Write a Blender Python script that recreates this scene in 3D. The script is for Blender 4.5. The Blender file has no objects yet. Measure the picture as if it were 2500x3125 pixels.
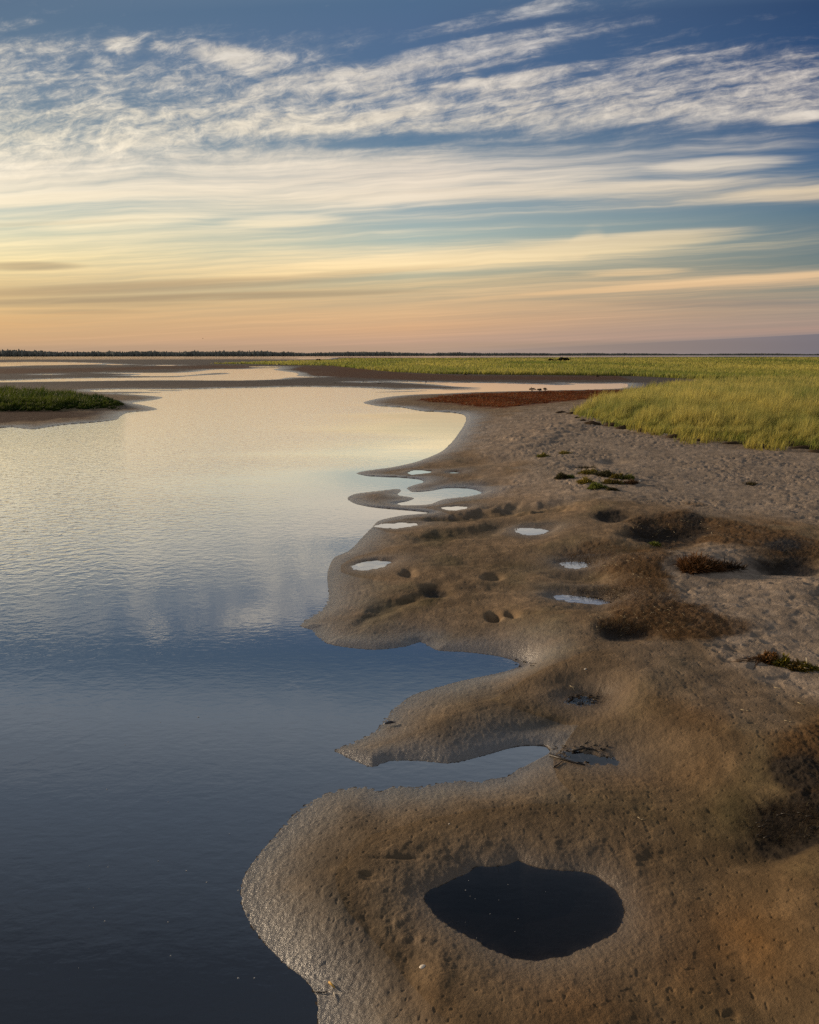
import bpy, math, random
import numpy as np
from mathutils import Vector
from mathutils.geometry import delaunay_2d_cdt

random.seed(7)
RNG = np.random.default_rng(11)
scene = bpy.context.scene
COL = scene.collection

# ---------------------------------------------------------------- camera model
CH = 3.5                       # eye height over the water, metres
PITCH = math.radians(10.86)    # looking slightly down
F = 1725.0                     # focal length in the tracing units (frame is 1725 x 2156)
CX, CY = 862.5, 1078.0
SP, CP = math.sin(PITCH), math.cos(PITCH)

cam_d = bpy.data.cameras.new('camera')
cam = bpy.data.objects.new('camera', cam_d)
COL.objects.link(cam)
cam.location = (0, 0, CH)
cam.rotation_euler = (math.pi / 2 - PITCH, 0, 0)
cam_d.sensor_fit = 'HORIZONTAL'
cam_d.sensor_width = 36
cam_d.lens = 36
cam_d.clip_start = 0.1
cam_d.clip_end = 60000
scene.camera = cam

def fwd(y, z=0.0):
    """forward distance of traced row y on the level z"""
    a = (np.asarray(y, float) - CY) / F
    return (CH - z) * (CP - a * SP) / (a * CP + SP)

def G(x, y, z=0.0):
    """traced point -> ground point on level z"""
    Y = fwd(y, z)
    depth = Y * CP + (CH - z) * SP
    return np.asarray(x - CX, float) / F * depth, Y

def P(X, Y, Z):
    """ground point -> traced units"""
    dz = CH - Z
    depth = np.maximum(Y * CP + dz * SP, 0.3)
    return CX + F * X / depth, CY + F * (dz * CP - Y * SP) / depth

# ---------------------------------------------------------------- noise
def _hash(ix, iy, s):
    h = (ix.astype(np.int64) * 374761393 + iy.astype(np.int64) * 668265263 + s * 974634777) & 0xffffffff
    h = ((h ^ (h >> 13)) * 1274126177) & 0xffffffff
    h = h ^ (h >> 16)
    return (h & 0xffff).astype(np.float32) / 65535.0

def vn(x, y, s=0):
    """gradient noise about -1..1"""
    x = np.asarray(x, np.float64); y = np.asarray(y, np.float64)
    ix = np.floor(x); iy = np.floor(y)
    fx = (x - ix).astype(np.float32); fy = (y - iy).astype(np.float32)
    ux = fx * fx * fx * (fx * (fx * 6 - 15) + 10); uy = fy * fy * fy * (fy * (fy * 6 - 15) + 10)
    def g(dx, dy):
        a = _hash(ix + dx, iy + dy, s) * 6.2832
        return np.cos(a) * (fx - dx) + np.sin(a) * (fy - dy)
    a = g(0, 0); b = g(1, 0); c = g(0, 1); d = g(1, 1)
    r = a + ux * (b - a) + uy * ((c + ux * (d - c)) - (a + ux * (b - a)))
    return r * 1.5

def fbm(x, y, o=4, s=0, gain=0.5):
    r = 0; a = 1.0; t = 0
    for i in range(o):
        r = r + a * vn(x * 2.03 ** i + 17.3 * i, y * 2.03 ** i - 9.1 * i, s + i)
        t += a; a *= gain
    return r / t

def sstep(a, b, x):
    t = np.clip((x - a) / (b - a), 0, 1)
    return t * t * (3 - 2 * t)

def smooth_loop(pts, n=4):
    p = np.array(pts, float); out = []
    N = len(p)
    for i in range(N):
        p0, p1, p2, p3 = p[i - 1], p[i], p[(i + 1) % N], p[(i + 2) % N]
        for k in range(n):
            t = k / n
            m1 = (p2 - p0) * 0.4; m2 = (p3 - p1) * 0.4
            L = np.linalg.norm(p2 - p1) * 1.2
            for m in (m1, m2):
                q = np.linalg.norm(m)
                if q > L: m *= L / q
            t2, t3 = t * t, t * t * t
            out.append((2*t3-3*t2+1)*p1 + (t3-2*t2+t)*m1 + (-2*t3+3*t2)*p2 + (t3-t2)*m2)
    return np.array(out)

# ---------------------------------------------------------------- traced shorelines
right_bank = [(690,2290),(676,2200),(670,2150),(668,2100),(642,2062),(600,2030),(560,1988),(524,1940),(507,1890),(515,1845),(545,1800),
 (580,1760),(620,1715),(665,1680),(720,1662),(775,1657),(800,1668),(830,1656),(880,1658),(920,1650),(960,1645),(1010,1646),(1040,1640),(1070,1636),
 (1090,1622),(1125,1606),(1152,1594),(1160,1582),(1150,1572),(1130,1570),(1090,1572),(1050,1582),(985,1600),(940,1607),
 (880,1602),(820,1603),(785,1615),(755,1606),(722,1590),(706,1580),(745,1562),(790,1540),(812,1512),(832,1490),(870,1464),
 (920,1448),(980,1432),(1040,1420),(1078,1410),(1096,1401),(1078,1389),(1040,1380),(980,1373),(925,1370),(905,1362),
 (885,1352),(850,1362),(790,1368),(730,1363),(690,1355),(668,1340),(652,1325),(632,1318),(650,1300),(682,1280),(692,1250),
 (690,1210),(704,1175),(735,1160),(760,1135),(785,1110),(800,1096),(850,1085),(905,1080),(850,1074),(790,1069),(748,1061),
 (731,1050),(746,1040),(790,1034),(838,1029),(846,1033),(838,1042),(872,1048),(860,1055),(836,1060),(850,1064),(905,1062),(935,1051),(985,1045),
 (1014,1038),(990,1029),(940,1028),(905,1034),(868,1036),(856,1028),(872,1021),(893,1015),(880,1009),(835,1005),(780,1003),
 (750,997),(770,991),(830,983),(880,971),(930,950),(960,920),(981,886),(975,873),(940,868),(890,866),(845,858),(795,855),(764,848),
 (790,840),(830,834),(870,831),(930,829),(1000,826),(1110,823.5),(1233,821),(1290,819),(1320,816)]
far_bank = [(1320,807.5),(1260,807.5),(1190,807),(1215,809),(1175,810.6),(1137,809),(1070,807.2),(1035,806.3),(960,805.6),(890,804.3),
 (830,803.3),(788,804),(830,804.8),(890,808),(922,810),(960,813.5),(1018,817),(950,819.6),(890,818.8),(860,819.5),(830,820),(802,818.4),
 (770,816.4),(730,815.2),(690,814.6),(620,814),(540,816),(470,817),(414,819),(330,819),(260,819),(216,820),(188,822),(209,825.5),(260,824.6),
 (330,825.5),(343,826.5),(280,828),(240,829),(288,831),(343,836),(326,842),(288,846),(279,849),(295,851.5),(322,857),(333,862),(312,865.5),
 (271,868.5),(255,876),(245,884),(204,889),(132,895),(72,904),(0,913)]
river = [G(x, y) for x, y in smooth_loop(right_bank + far_bank, 4)[:-4 * 1]]
river = [tuple(map(float, p)) for p in river]
river += [(-23, 33.5), (-40, 29), (-90, 24), (-300, 10), (-300, -40), (-3.2, -40), (-2.0, -8), (-1.2, -1.5), (-0.75, 1.6)]

def loop(pts, z=0.0, n=4):
    return [tuple(map(float, G(x, y, z))) for x, y in smooth_loop(pts, n)]

# (level, loop) ; 0 = the river, then bars, channels, pools
LOOPS = [(0.0, river, 'river')]
def add(kind, pts, z=0.0): LOOPS.append((z, loop(pts, z), kind))
add('bar', [(787,826.3),(815,824.5),(870,823.2),(905,822),(880,824),(830,825.8)])
add('bar', [(925,820.6),(975,819.9),(1016,819.8),(1000,821),(950,821.2)])
add('bar', [(300,821.6),(350,821.3),(395,822),(350,822.8)])
add('channel', [(-260,801),(0,801),(108,797.6),(180,796.2),(270,795.2),(330,794.4),(375,794),(400,792),(440,789.5),(470,788.2),(486,786.5),(478,785.2),(450,785.4),(420,787.5),(390,790.5),(350,792),(290,791.5),(272,790.6),(300,788),(255,786.5),(222,785.4),(300,785),(378,784.6),(414,782.4),(445,778.6),(476,777.2),(515,777),(556,775.3),(590,774.8),(575,778),(592,781),(622,784.6),(629,788),(624,791),(650,793),(676,794),(640,794.6),(605,795),(582,798.6),(522,800.8),(462,801),(396,800.8),(300,801),(144,803),(0,805),(-260,806)])
add('channel', [(-200,762.5),(0,763),(60,762),(130,762.6),(216,765),(195,767),(120,768.5),(50,769.5),(0,771.5),(-200,772)])
add('channel', [(220,766.8),(240,766.6),(262,767.8),(240,768.4)])
add('channel', [(325,769),(345,768.5),(374,769),(350,770)])
add('channel', [(88,788.3),(108,787.9),(110,789),(92,789.2)])
add('channel', [(520,772),(560,771.3),(596,773),(560,773.6)])
add('channel', [(750,804.6),(772,804.2),(795,805),(772,805.6)])
POOLS = [
 (0.03, [(860,994),(872,990.5),(892,990.5),(910,993),(890,997),(866,999)]),
 (0.05, [(946,995),(958,993.6),(972,995),(958,996.6)]),
 (0.03, [(930,1069),(948,1066.5),(968,1066),(986,1068),(970,1073),(945,1074)]),
 (0.02, [(796,1107),(815,1103),(850,1101),(880,1103.5),(866,1108),(835,1112),(808,1111)]),
 (0.02, [(740,1194),(762,1185),(795,1180.5),(822,1184),(815,1191),(790,1198),(755,1201)]),
 (0.12, [(1087,1116),(1105,1113),(1135,1113),(1152,1118),(1140,1124),(1115,1126),(1098,1124)]),
 (0.14, [(1185,1187),(1200,1184),(1230,1184.5),(1240,1189),(1222,1196),(1202,1196)]),
 (0.12, [(1165,1256),(1185,1253),(1225,1256),(1270,1262),(1286,1269),(1260,1274),(1215,1270),(1180,1263)]),
 (0.06, [(896,1892),(925,1868),(975,1842),(1000,1825),(1060,1823),(1090,1812),(1120,1822),(1190,1832),(1250,1842),(1295,1875),(1314,1912),(1308,1945),(1262,1978),(1210,2002),(1165,2018),(1110,2020),(1065,2012),(1000,1985),(945,1945),(910,1918)]),
 (0.045, [(1182,1590),(1212,1584),(1258,1592),(1304,1605),(1272,1611),(1226,1607)]),
 (0.10, [(1194,1475),(1222,1467),(1256,1471),(1246,1481),(1212,1484)]),
]
def ragged(lp, k, seed):
    a = np.array(lp); c = a.mean(0); r = np.sqrt(((a - c) ** 2).sum(1).mean())
    nx = np.roll(a, -1, 0) - np.roll(a, 1, 0); nn = np.stack([nx[:, 1], -nx[:, 0]], 1); nn /= np.linalg.norm(nn, axis=1, keepdims=True) + 1e-9
    q = (a - c) / r
    f = vn(q[:, 0] * 2.1 + seed, q[:, 1] * 2.1, 401) + 0.5 * vn(q[:, 0] * 5.5 + seed, q[:, 1] * 5.5, 402)
    return [tuple(p) for p in a + nn * (f * k * r)[:, None]]
for i_, (z, pts) in enumerate(POOLS):
    LOOPS.append((z, ragged(loop(pts, z, 7), 0.05 if i_ == 8 else (0.34 if i_ > 8 else 0.20), i_ * 3.7), 'pool'))
# far bay in front of the wooded shore
bay_near = [(-900,757),(0,756.6),(300,756.2),(500,756),(640,756.6),(688,756),(700,754),(711,752.6)]
bay = [tuple(map(float, G(x, y))) for x, y in bay_near] + [(150, 1100), (800, 1250), (2500, 1400), (2600, 6800), (0, 3050), (-1100, 2050), (-3000, 1500)]
LOOPS.append((0.0, bay, 'bay'))
LOOPS.append((0.0, [tuple(map(float, G(x, y))) for x, y in [(-300,754.1),(0,754),(620,754.1),(655,754.6),(600,755.1),(0,755),(-300,755)]], 'bar'))

SEG = []; SID = []
for i, (z, lp, k) in enumerate(LOOPS):
    a = np.array(lp); b = np.roll(a, -1, 0)
    SEG.append(np.hstack([a, b])); SID += [i] * len(a)
SEG = np.vstack(SEG); SID = np.array(SID)
ZL = np.array([z for z, _, _ in LOOPS])
KIND = [k for _, _, k in LOOPS]

# ---------------------------------------------------------------- ground grid
ys = np.concatenate([np.arange(2290, 851, -1.55), np.arange(851, 751, -0.55)])
Yr = np.concatenate([[-40, -25, -12, -5, -1, 1.2, 2.4], fwd(ys), [1500, 1900, 2400, 3200, 4500, 7000, 13000]])
tc = np.arange(-0.56, 0.5601, 0.00105)
to = 0.56 + np.cumsum(0.002 * 1.065 ** np.arange(74))
Tc = np.concatenate([-to[::-1], tc, to])
NR, NC = len(Yr), len(Tc)
def depth0(Y): return np.where(Y > 0, Y * CP + CH * SP, CH * SP + 1.5 + 0.6 * np.abs(Y))
D0 = depth0(Yr)
GX = (Tc[None, :] * D0[:, None]).astype(np.float64)
GY = np.repeat(Yr[:, None], NC, 1)

# inside / outside by scanlines (every grid row has one forward distance)
inside = np.zeros((NR, NC), bool)
for r in range(NR):
    Y = Yr[r] + 1e-7
    m = (SEG[:, 1] > Y) != (SEG[:, 3] > Y)
    s = SEG[m]
    xs = np.sort(s[:, 0] + (Y - s[:, 1]) / (s[:, 3] - s[:, 1]) * (s[:, 2] - s[:, 0]))
    inside[r] = (np.searchsorted(xs, GX[r]) % 2) == 1
dist_o = np.zeros((NR, NC), np.float32); dist_p = np.zeros((NR, NC), np.float32); near_id = np.zeros((NR, NC), np.int32)
PSEG = np.array([KIND[i] == 'pool' for i in SID])
TS = 24
lox = np.minimum(SEG[:, 0], SEG[:, 2]); hix = np.maximum(SEG[:, 0], SEG[:, 2])
loy = np.minimum(SEG[:, 1], SEG[:, 3]); hiy = np.maximum(SEG[:, 1], SEG[:, 3])
for r0 in range(0, NR, TS):
    for c0 in range(0, NC, TS):
        X = GX[r0:r0+TS, c0:c0+TS]; Y = GY[r0:r0+TS, c0:c0+TS]
        dm = 2.2 + 0.06 * max(abs(Y.min()), abs(Y.max()))
        m0 = (lox < X.max() + dm) & (hix > X.min() - dm) & (loy < Y.max() + dm) & (hiy > Y.min() - dm)
        for which, arr in ((~PSEG, dist_o), (PSEG, dist_p)):
            m = m0 & which
            best = np.full(X.shape, dm)
            if m.any():
                s = SEG[m]; ids = SID[m]
                px = X.ravel()[:, None]; py = Y.ravel()[:, None]
                ex = s[:, 2] - s[:, 0]; ey = s[:, 3] - s[:, 1]
                L2 = ex * ex + ey * ey + 1e-12
                t = np.clip(((px - s[:, 0]) * ex + (py - s[:, 1]) * ey) / L2, 0, 1)
                dd = np.hypot(px - s[:, 0] - t * ex, py - s[:, 1] - t * ey)
                k = dd.argmin(1); dv = dd[np.arange(len(k)), k]
                best = np.minimum(dv, dm).reshape(X.shape)
                if arr is dist_p: near_id[r0:r0+TS, c0:c0+TS] = ids[k].reshape(X.shape)
            arr[r0:r0+TS, c0:c0+TS] = best
dist = np.minimum(dist_o, dist_p)
sd = np.where(inside, -dist, dist)
PX, PY = P(GX, GY, 0.0)        # every grid point in traced units (on the water level)
behind = GY < 1.0
PX[behind] = -9999

def blob(cx, cy, rx, ry, rot=0, sharp=1.0):
    """soft ellipse, traced units, evaluated on the ground grid"""
    a = math.radians(rot); dx = PX - cx; dy = PY - cy
    if ry > 8 and ry < 70: dx = dx + 0.75 * rx * NOI['w1']; dy = dy + 0.55 * ry * NOI['w2']
    u = (dx * math.cos(a) + dy * math.sin(a)) / rx; v = (-dx * math.sin(a) + dy * math.cos(a)) / ry
    return np.exp(-np.minimum((u * u + v * v) ** sharp, 40))

def poly_mask(pts, soft=12.0, wob=0.0, seed=3):
    """soft mask of a traced polygon on the ground grid"""
    p = np.array(pts, float); q = np.roll(p, -1, 0)
    X = PX; Y = PY
    if wob:
        X = X + wob * NOI['w1']; Y = Y + wob * 0.35 * NOI['w2']
    x0, x1 = p[:, 0].min() - 4 * soft, p[:, 0].max() + 4 * soft
    y0, y1 = p[:, 1].min() - 3 * soft, p[:, 1].max() + 3 * soft
    m = (X > x0) & (X < x1) & (Y > y0) & (Y < y1)
    out = np.zeros(X.shape, np.float32)
    xs = X[m]; yy = Y[m]
    ins = np.zeros(xs.shape, bool); d2 = np.full(xs.shape, 1e9)
    for a, b in zip(p, q):
        c = (a[1] > yy) != (b[1] > yy)
        with np.errstate(divide='ignore', invalid='ignore'):
            xi = a[0] + (yy - a[1]) / (b[1] - a[1]) * (b[0] - a[0])
        ins ^= c & (xs < xi)
        e = b - a
        t = np.clip(((xs - a[0]) * e[0] + (yy - a[1]) * e[1]) / (e @ e + 1e-9), 0, 1)
        d2 = np.minimum(d2, (xs - a[0] - t * e[0]) ** 2 + ((yy - a[1] - t * e[1]) * 2.5) ** 2)
    s = np.where(ins, np.sqrt(d2), -np.sqrt(d2))
    out[m] = sstep(-soft, soft, s)
    return out

land = sstep(0.0, 0.5, sd)
AMP = 0.090 * np.exp(-np.clip(GY, 0, 400) / 90) + 0.05
LEN = (0.55 + 0.25 * vn(GX * 0.5, GY * 0.4, 8)) * (1 + np.clip(GY, 0, 400) / 45)
gy_ = np.gradient(sd, axis=0) / np.maximum(np.gradient(GY, axis=0), 1e-6)
facing = sstep(0.1, 0.8, gy_) * sstep(60, 30, GY)      # banks that drop towards the viewer are steeper
pw = 1.75 - 0.75 * facing
LEN = LEN * (1.0 - 0.35 * facing)
ex_o = np.exp(-(dist_o / LEN) ** pw); ex_p = np.exp(-(dist_p / (LEN * 0.6)) ** (1.2 - 0.2 * facing))
zl = ZL[near_id]
Z = np.maximum(AMP, 0.06) * (1 - ex_o) * (1 - ex_p) + zl * ex_p
rise = poly_mask([(1060,1420),(1180,1200),(1130,1040),(1010,960),(1080,870),(1240,858),(2600,880),(2600,2400),(1725,2300),(1560,1700),(1350,1560)], 150)
Z += land * rise * 0.20
def wblob(x, y, rx, ry): return np.exp(-np.minimum(((GX - x) / rx) ** 2 + ((GY - y) / ry) ** 2, 40))
Z += 4.4 * wblob(255, 520, 130, 100) + 2.0 * wblob(90, 640, 120, 60) + 2.2 * wblob(190, 660, 120, 70) + 1.2 * wblob(330, 300, 150, 80) + 0.8 * wblob(60, 330, 50, 40)
Z += land * (0.55 * wblob(22, 50, 9, 14) + 0.35 * wblob(17, 42, 6, 8)) * sstep(0, 4, sd)
PX, PY = P(GX, GY, np.where(inside, 0.0, Z))     # traced units of every point of the surface
PX[behind] = -9999
NOI = {'w1': fbm(GX * 0.9, GY * 0.9, 4, 51), 'w2': fbm(GX * 0.9, GY * 0.9, 4, 61)}
BIG = fbm(GX * 0.35, GY * 0.22, 3, 21)
MED = fbm(GX * 1.3, GY * 1.0, 4, 31)

land = sstep(0.0, 0.5, sd)
# masks of surface kinds -------------------------------------------------------
DRY1 = [(1010,900),(1120,858),(1215,852),(1240,872),(1330,900),(1450,925),(1600,940),(1760,950),(2200,985),(2200,1110),(1725,1100),(1560,1085),(1420,1065),(1260,1040),(1210,1055),(1060,1040),(1110,975),(1020,960),(960,930)]
DRY2 = [(1360,1170),(1460,1150),(1560,1140),(1660,1185),(1760,1190),(2300,1230),(2300,1640),(1760,1500),(1660,1460),(1540,1400),(1470,1340),(1420,1290),(1400,1220)]
dry = np.maximum(poly_mask(DRY1, 40, 60), poly_mask(DRY2, 45, 60))
dry_mid = poly_mask([(1250,1330),(1420,1340),(1560,1400),(1680,1470),(1650,1560),(1450,1480),(1330,1400)], 60, 60) * 0.6
THATCH = [(1180,1170),(1260,1150),(1420,1160),(1400,1230),(1440,1270),(1560,1310),(1480,1350),(1330,1345),(1260,1320),(1300,1275),(1250,1240),(1290,1210)]
thatch = poly_mask(THATCH, 30, 90)
thatch = np.maximum(thatch, 0.85 * poly_mask([(1330,1090),(1460,1070),(1620,1110),(1800,1150),(1800,1180),(1580,1145),(1450,1145),(1340,1130)], 26, 80))
thatch = np.maximum(thatch, 0.8 * poly_mask([(1640,1550),(1760,1500),(1900,1700),(1760,1760),(1690,1660)], 40, 90))
red = poly_mask([(872,842),(930,833),(1010,827.5),(1110,824.5),(1233,822),(1300,820),(1330,824),(1240,840),(1150,850),(1060,859),(1010,857),(950,850)], 5, 14)
redfar = np.maximum(poly_mask([(616,777),(640,770.5),(720,770),(790,780),(880,787),(1010,791),(1300,792),(1330,800),(1100,800),(900,800),(760,796),(660,791),(640,784)], 4, 10),
                    poly_mask([(-300,777),(0,776),(200,774.5),(330,771),(440,769),(560,770),(520,774),(330,777),(200,782),(0,787),(-300,789)], 4, 10))
redleft = poly_mask([(-300,872),(0,866),(120,866),(230,866),(180,878),(60,886),(-300,905)], 6, 14)
MEADOW_NEAR = [(1212,872),(1262,884),(1310,896),(1380,910),(1440,922),(1520,922),(1590,934),(1660,936),(1725,948),(1800,960),(2400,1040),(2400,792),(1725,797),(1500,806),(1400,818),(1320,838),(1250,860)]
MEADOW_FAR = [(440,766),(520,766.5),(600,768.5),(700,770),(760,777),(830,783),(920,787),(1060,789),(1190,790),(1330,791.5),(1500,800),(2400,800),(2400,751.2),(1725,751.8),(1300,752.6),(1000,753.4),(720,754.5),(705,758),(560,762)]
ISLAND = [(-400,868),(0,864),(110,864),(190,862),(240,858),(262,852),(245,845),(190,838),(120,832),(0,829),(-400,828)]
meadow = np.maximum(np.maximum(poly_mask(MEADOW_NEAR, 8, 14), poly_mask(MEADOW_FAR, 2.0)), poly_mask(ISLAND, 6, 10))
isle = poly_mask(ISLAND, 10)
DARK = [(1405,1116,75,26,0),(1450,1098,45,14,-20),(1290,1084,34,9,0),(1228,1174,58,14,-6),(1258,1246,78,12,4),(1120,1106,48,7,0),(786,1178,40,5,0),(1655,1178,75,22,5),(1640,1146,50,14,0),(1236,1472,50,17,-5),
        (1238,1588,105,28,8),(1650,1735,95,46,-12),(1720,1690,60,30,0),(1308,1327,50,16,0),(1120,1108,50,8,-5),(912,1240,26,10,0),(1700,1630,60,40,0)]  # dark organic mud; shade of the pools' far banks is painted in too
darkm = np.zeros(PX.shape, np.float32)
for c in DARK: darkm = np.maximum(darkm, blob(c[0], c[1], c[2], c[3], c[4], 1.3))
BRK = fbm(GX * 3.2, GY * 2.6, 4, 501)
darkm = np.clip(darkm * (1.25 + 1.5 * BRK + 0.9 * MED + 0.5 * NOI['w2']), 0, 1)

# heights ----------------------------------------------------------------------
def blur(A, r):
    for ax in (0, 1):
        n_ = A.shape[ax]; c = np.cumsum(np.pad(A, [(r + 1, r) if a == ax else (0, 0) for a in (0, 1)], mode='edge'), axis=ax)
        A = (np.take(c, np.arange(2 * r + 1, n_ + 2 * r + 1), ax) - np.take(c, np.arange(0, n_), ax)) / (2 * r + 1)
    return A
wbl = sstep(0.02, 0.30, sd)
Zb = blur(blur(np.where(inside, zl * ex_p, Z), 13), 9)
Z = Z * (1 - wbl) + Zb * wbl
far_fade = 1 / (1 + (GY / 60) ** 2)
Z += land * (BIG * 0.045 + MED * 0.024) * far_fade * sstep(0.0, 1.2, sd)
Z += land * (0.018 * fbm(GX * 2.6, GY * 2.2, 3, 71)) * far_fade * sstep(0.1, 0.8, sd)
RELIEF = [(1408,1122,78,26,0,-.22),(1290,1087,36,9,0,-.12),(1222,1192,64,24,0,-.16),(1240,1262,80,20,6,-.13),(1655,1186,80,24,0,-.22),(1236,1478,62,22,0,-.10),
 (1650,1750,120,52,-10,-.13),(1118,1119,48,10,0,-.10),(860,1207,17,6,0,-.10),(862,1199,12,4,0,-.06),(1037,1216,19,6.5,0,-.10),(1041,1298,15,9,0,-.13),(1078,1293,15,6,0,-.09),
 (917,1242,24,13,0,-.13),(1290,970,28,5,0,-.12),(1230,982,30,4,0,-.10),(1085,1072,150,9,-8,-.15),(1000,1118,110,11,-9,-.12),(840,1272,75,14,-28,-.08),(1040,968,130,6,-6,-.07),
 (980,1024,100,6,-6,-.05),(1100,1190,170,10,3,-.05),(1120,1240,160,9,2,-.05),(1150,1440,110,16,-12,-.05),(1110,1540,120,18,-16,-.06),
 (1330,1150,120,14,-6,-.08),(1420,1170,120,20,0,.10),(1180,905,160,12,-16,.10),(1330,1000,200,20,0,.05),(880,1330,120,14,0,-.02),(1700,1240,100,20,0,.08),
 (1310,1330,55,16,0,-.12),(1560,1300,160,22,0,.05),(1900,1500,150,120,0,.1),(1290,1430,110,30,0,.05),(1120,1695,120,18,0,.03),(870,2010,30,90,12,-.022),(930,2040,26,100,10,.018),(1100,1880,330,40,0,.02),
 (785,1848,26,7,0,-.02),(775,1838,16,5,0,-.02),(845,1805,60,4,0,-.016)]
for cx, cy, rx, ry, rot, a in RELIEF:
    Z += land * a * (0.80 if ry > 9 else 0.9) * blob(cx, cy, rx, ry, rot, 1.0 if ry > 12 else 1.4)
# scalloped, crumbled rim of the big near pool
rimp = blob(1105, 1915, 290, 135, 0, 3) * land
Z += blob(1085, 1800, 250, 36, 0, 2) * land * 0.055 * np.maximum(fbm(GX * 5.2, GY * 5.2, 3, 78), -.3) * sstep(0.03, 0.2, sd)
Z += rimp * 0.060 * fbm(GX * 9, GY * 8, 3, 77) * sstep(0.02, 0.25, sd)
# dunes in the far meadow
Z += land * meadow * (0.25 + 0.25 * fbm(GX * 0.03, GY * 0.015, 3, 91)) * sstep(60, 200, GY)
Z += isle * 0.25
# bed under the water
bed = -np.minimum(0.10 * dist + 0.02 * dist ** 2, 0.45)
poolm = dist_p < dist_o
bed = np.where(poolm, zl - np.minimum(0.22 * dist, 0.10 + 0.03 * MED), bed + 0.02 * MED * np.minimum(dist, 1))
Z = np.where(inside, bed, Z)
# fine relief ------------------------------------------------------------------
wetn = 0.30 + 0.16 * NOI['w1']
wet = np.exp(-np.clip(sd, 0, 99) / (wetn * (1 + np.clip(GY, 0, 300) / 14)))
wet = np.where(inside, 1.0, np.clip(wet * 1.25 - 0.12, 0, 1))
flatmud = sstep(55, 80, GY) * (1 - meadow) * (1 - red) * (1 - redfar)
wet = np.maximum(wet, 0.22 * flatmud)
nearw = sstep(16, 6, GY)
b1 = np.maximum(fbm(GX * 16, GY * 11, 3, 101), -0.25)
b2 = fbm(GX * 34, GY * 26, 2, 111)
Z += (0.0100 * b1 * (0.30 + 0.70 * sstep(0.05, 0.32, sd)) + 0.0030 * b2) * (0.25 + 0.75 * wet) * (0.35 + 0.65 * nearw) * sstep(-0.05, 0.05, sd + 0.03) * sstep(60, 25, GY)
pit = sstep(0.52, 0.78, vn(GX * 6.0, GY * 5.0, 121)) * sstep(-0.1, 0.4, MED + 0.1) + 0.6 * sstep(-.2, .3, NOI['w1']) * sstep(0.52, 0.75, vn(GX * 13, GY * 11, 122)) + 0.5 * sstep(0.48, 0.7, vn(GX * 27, GY * 22, 123))
Z -= 0.010 * pit * land * (1 - 0.6 * wet) * sstep(40, 12, GY)
# trampled dry sand
fp = sstep(0.12, 0.55, vn(GX * 4.6 + 0.3 * MED, GY * 4.6, 131)) + 0.7 * sstep(0.2, 0.6, vn(GX * 8.5, GY * 8.0, 132)) - 0.4 * sstep(0.1, 0.6, vn(GX * 3.0, GY * 2.1, 133))
trod = 0.9 * (0.25 + 0.95 * sstep(-0.25, 0.35, fbm(GX * 0.5, GY * 0.35, 4, 511))) * np.clip(dry * (0.6 + 0.8 * sstep(-0.2, 0.3, NOI['w2'])), 0, 1) * land * (1 - meadow)
Z -= 0.030 * fp * trod * sstep(75, 35, GY)
Z += thatch * land * 0.02 * fbm(GX * 12, GY * 9, 3, 141)
Z += darkm * land * 0.015 * fbm(GX * 14, GY * 11, 3, 151)
ph = (np.clip(sd, 0, 4) ** 0.8) * 62 + 7 * NOI['w1'] + 3 * MED
tl = np.sin(ph) * sstep(0.10, 0.25, sd) * sstep(1.5, 0.5, sd) * sstep(-0.05, 0.35, NOI['w2'] + 0.1) * sstep(30, 8, GY)
Z += 0.0011 * tl * land
Z = Z.astype(np.float64)

Zf = Z
def H(X, Y):
    """height of the ground, bilinear"""
    X = np.asarray(X, float); Y = np.asarray(Y, float)
    rr = np.clip(np.interp(Y, Yr, np.arange(NR)), 0, NR - 1.001); r = rr.astype(int); fr = rr - r
    cc = np.clip(np.interp(X / depth0(Y), Tc, np.arange(NC)), 0, NC - 1.001); c = cc.astype(int); fc = cc - c
    return (Zf[r, c] * (1-fr) * (1-fc) + Zf[r+1, c] * fr * (1-fc) + Zf[r, c+1] * (1-fr) * fc + Zf[r+1, c+1] * fr * fc)

def place(x, y):
    """traced pixel -> point on the ground surface"""
    z = 0.1
    for _ in range(12):
        X, Y = G(x, y, z)
        z = 0.5 * z + 0.5 * float(H(X, Y))
    return Vector((float(X), float(Y), float(H(X, Y))))

# colours of the ground ----------------------------------------------------------
def mix(a, b, t): return a + (np.asarray(b, np.float32) - a) * t[..., None]
colr = np.zeros((NR, NC, 3), np.float32) + np.array([.240, .164, .098], np.float32)
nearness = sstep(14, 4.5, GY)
colr = mix(colr, (.138, .092, .047), nearness * 0.85)  # brown algae tone near the viewer, vignette darkening also put into the colour
colr = mix(colr, (.130, .110, .050), sstep(0.0, 0.6, NOI['w1'] + 0.25 * MED) * 0.45 * (1 - dry))
orange = sum(blob(*b) for b in [(1000,2020,90,90,0),(1350,1900,90,120,0),(1262,1462,40,28,0),(1330,2060,260,80,0),(1180,2120,300,60,0),(1400,1640,120,40,0),(1560,1960,200,120,0),(1470,1500,90,60,0),(930,1905,70,60,0)])
colr = mix(colr, (.172, .088, .030), np.clip(orange * (0.5 + 0.9 * MED + 0.5 * NOI['w1']), 0, 1) * 0.75)
olive = sum(blob(*b) for b in [(1130,1520,100,40,-20),(840,1275,80,18,-25),(1010,1116,130,14,-8),(1090,1070,140,9,-8),(900,1268,40,12,-25),(1250,1180,90,20,0),(1200,1240,110,16,0),(1250,1160,120,14,0),(1080,1190,140,14,0),(900,1345,60,14,0),(1330,1150,80,12,0),(1560,1720,120,70,0)])
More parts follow.
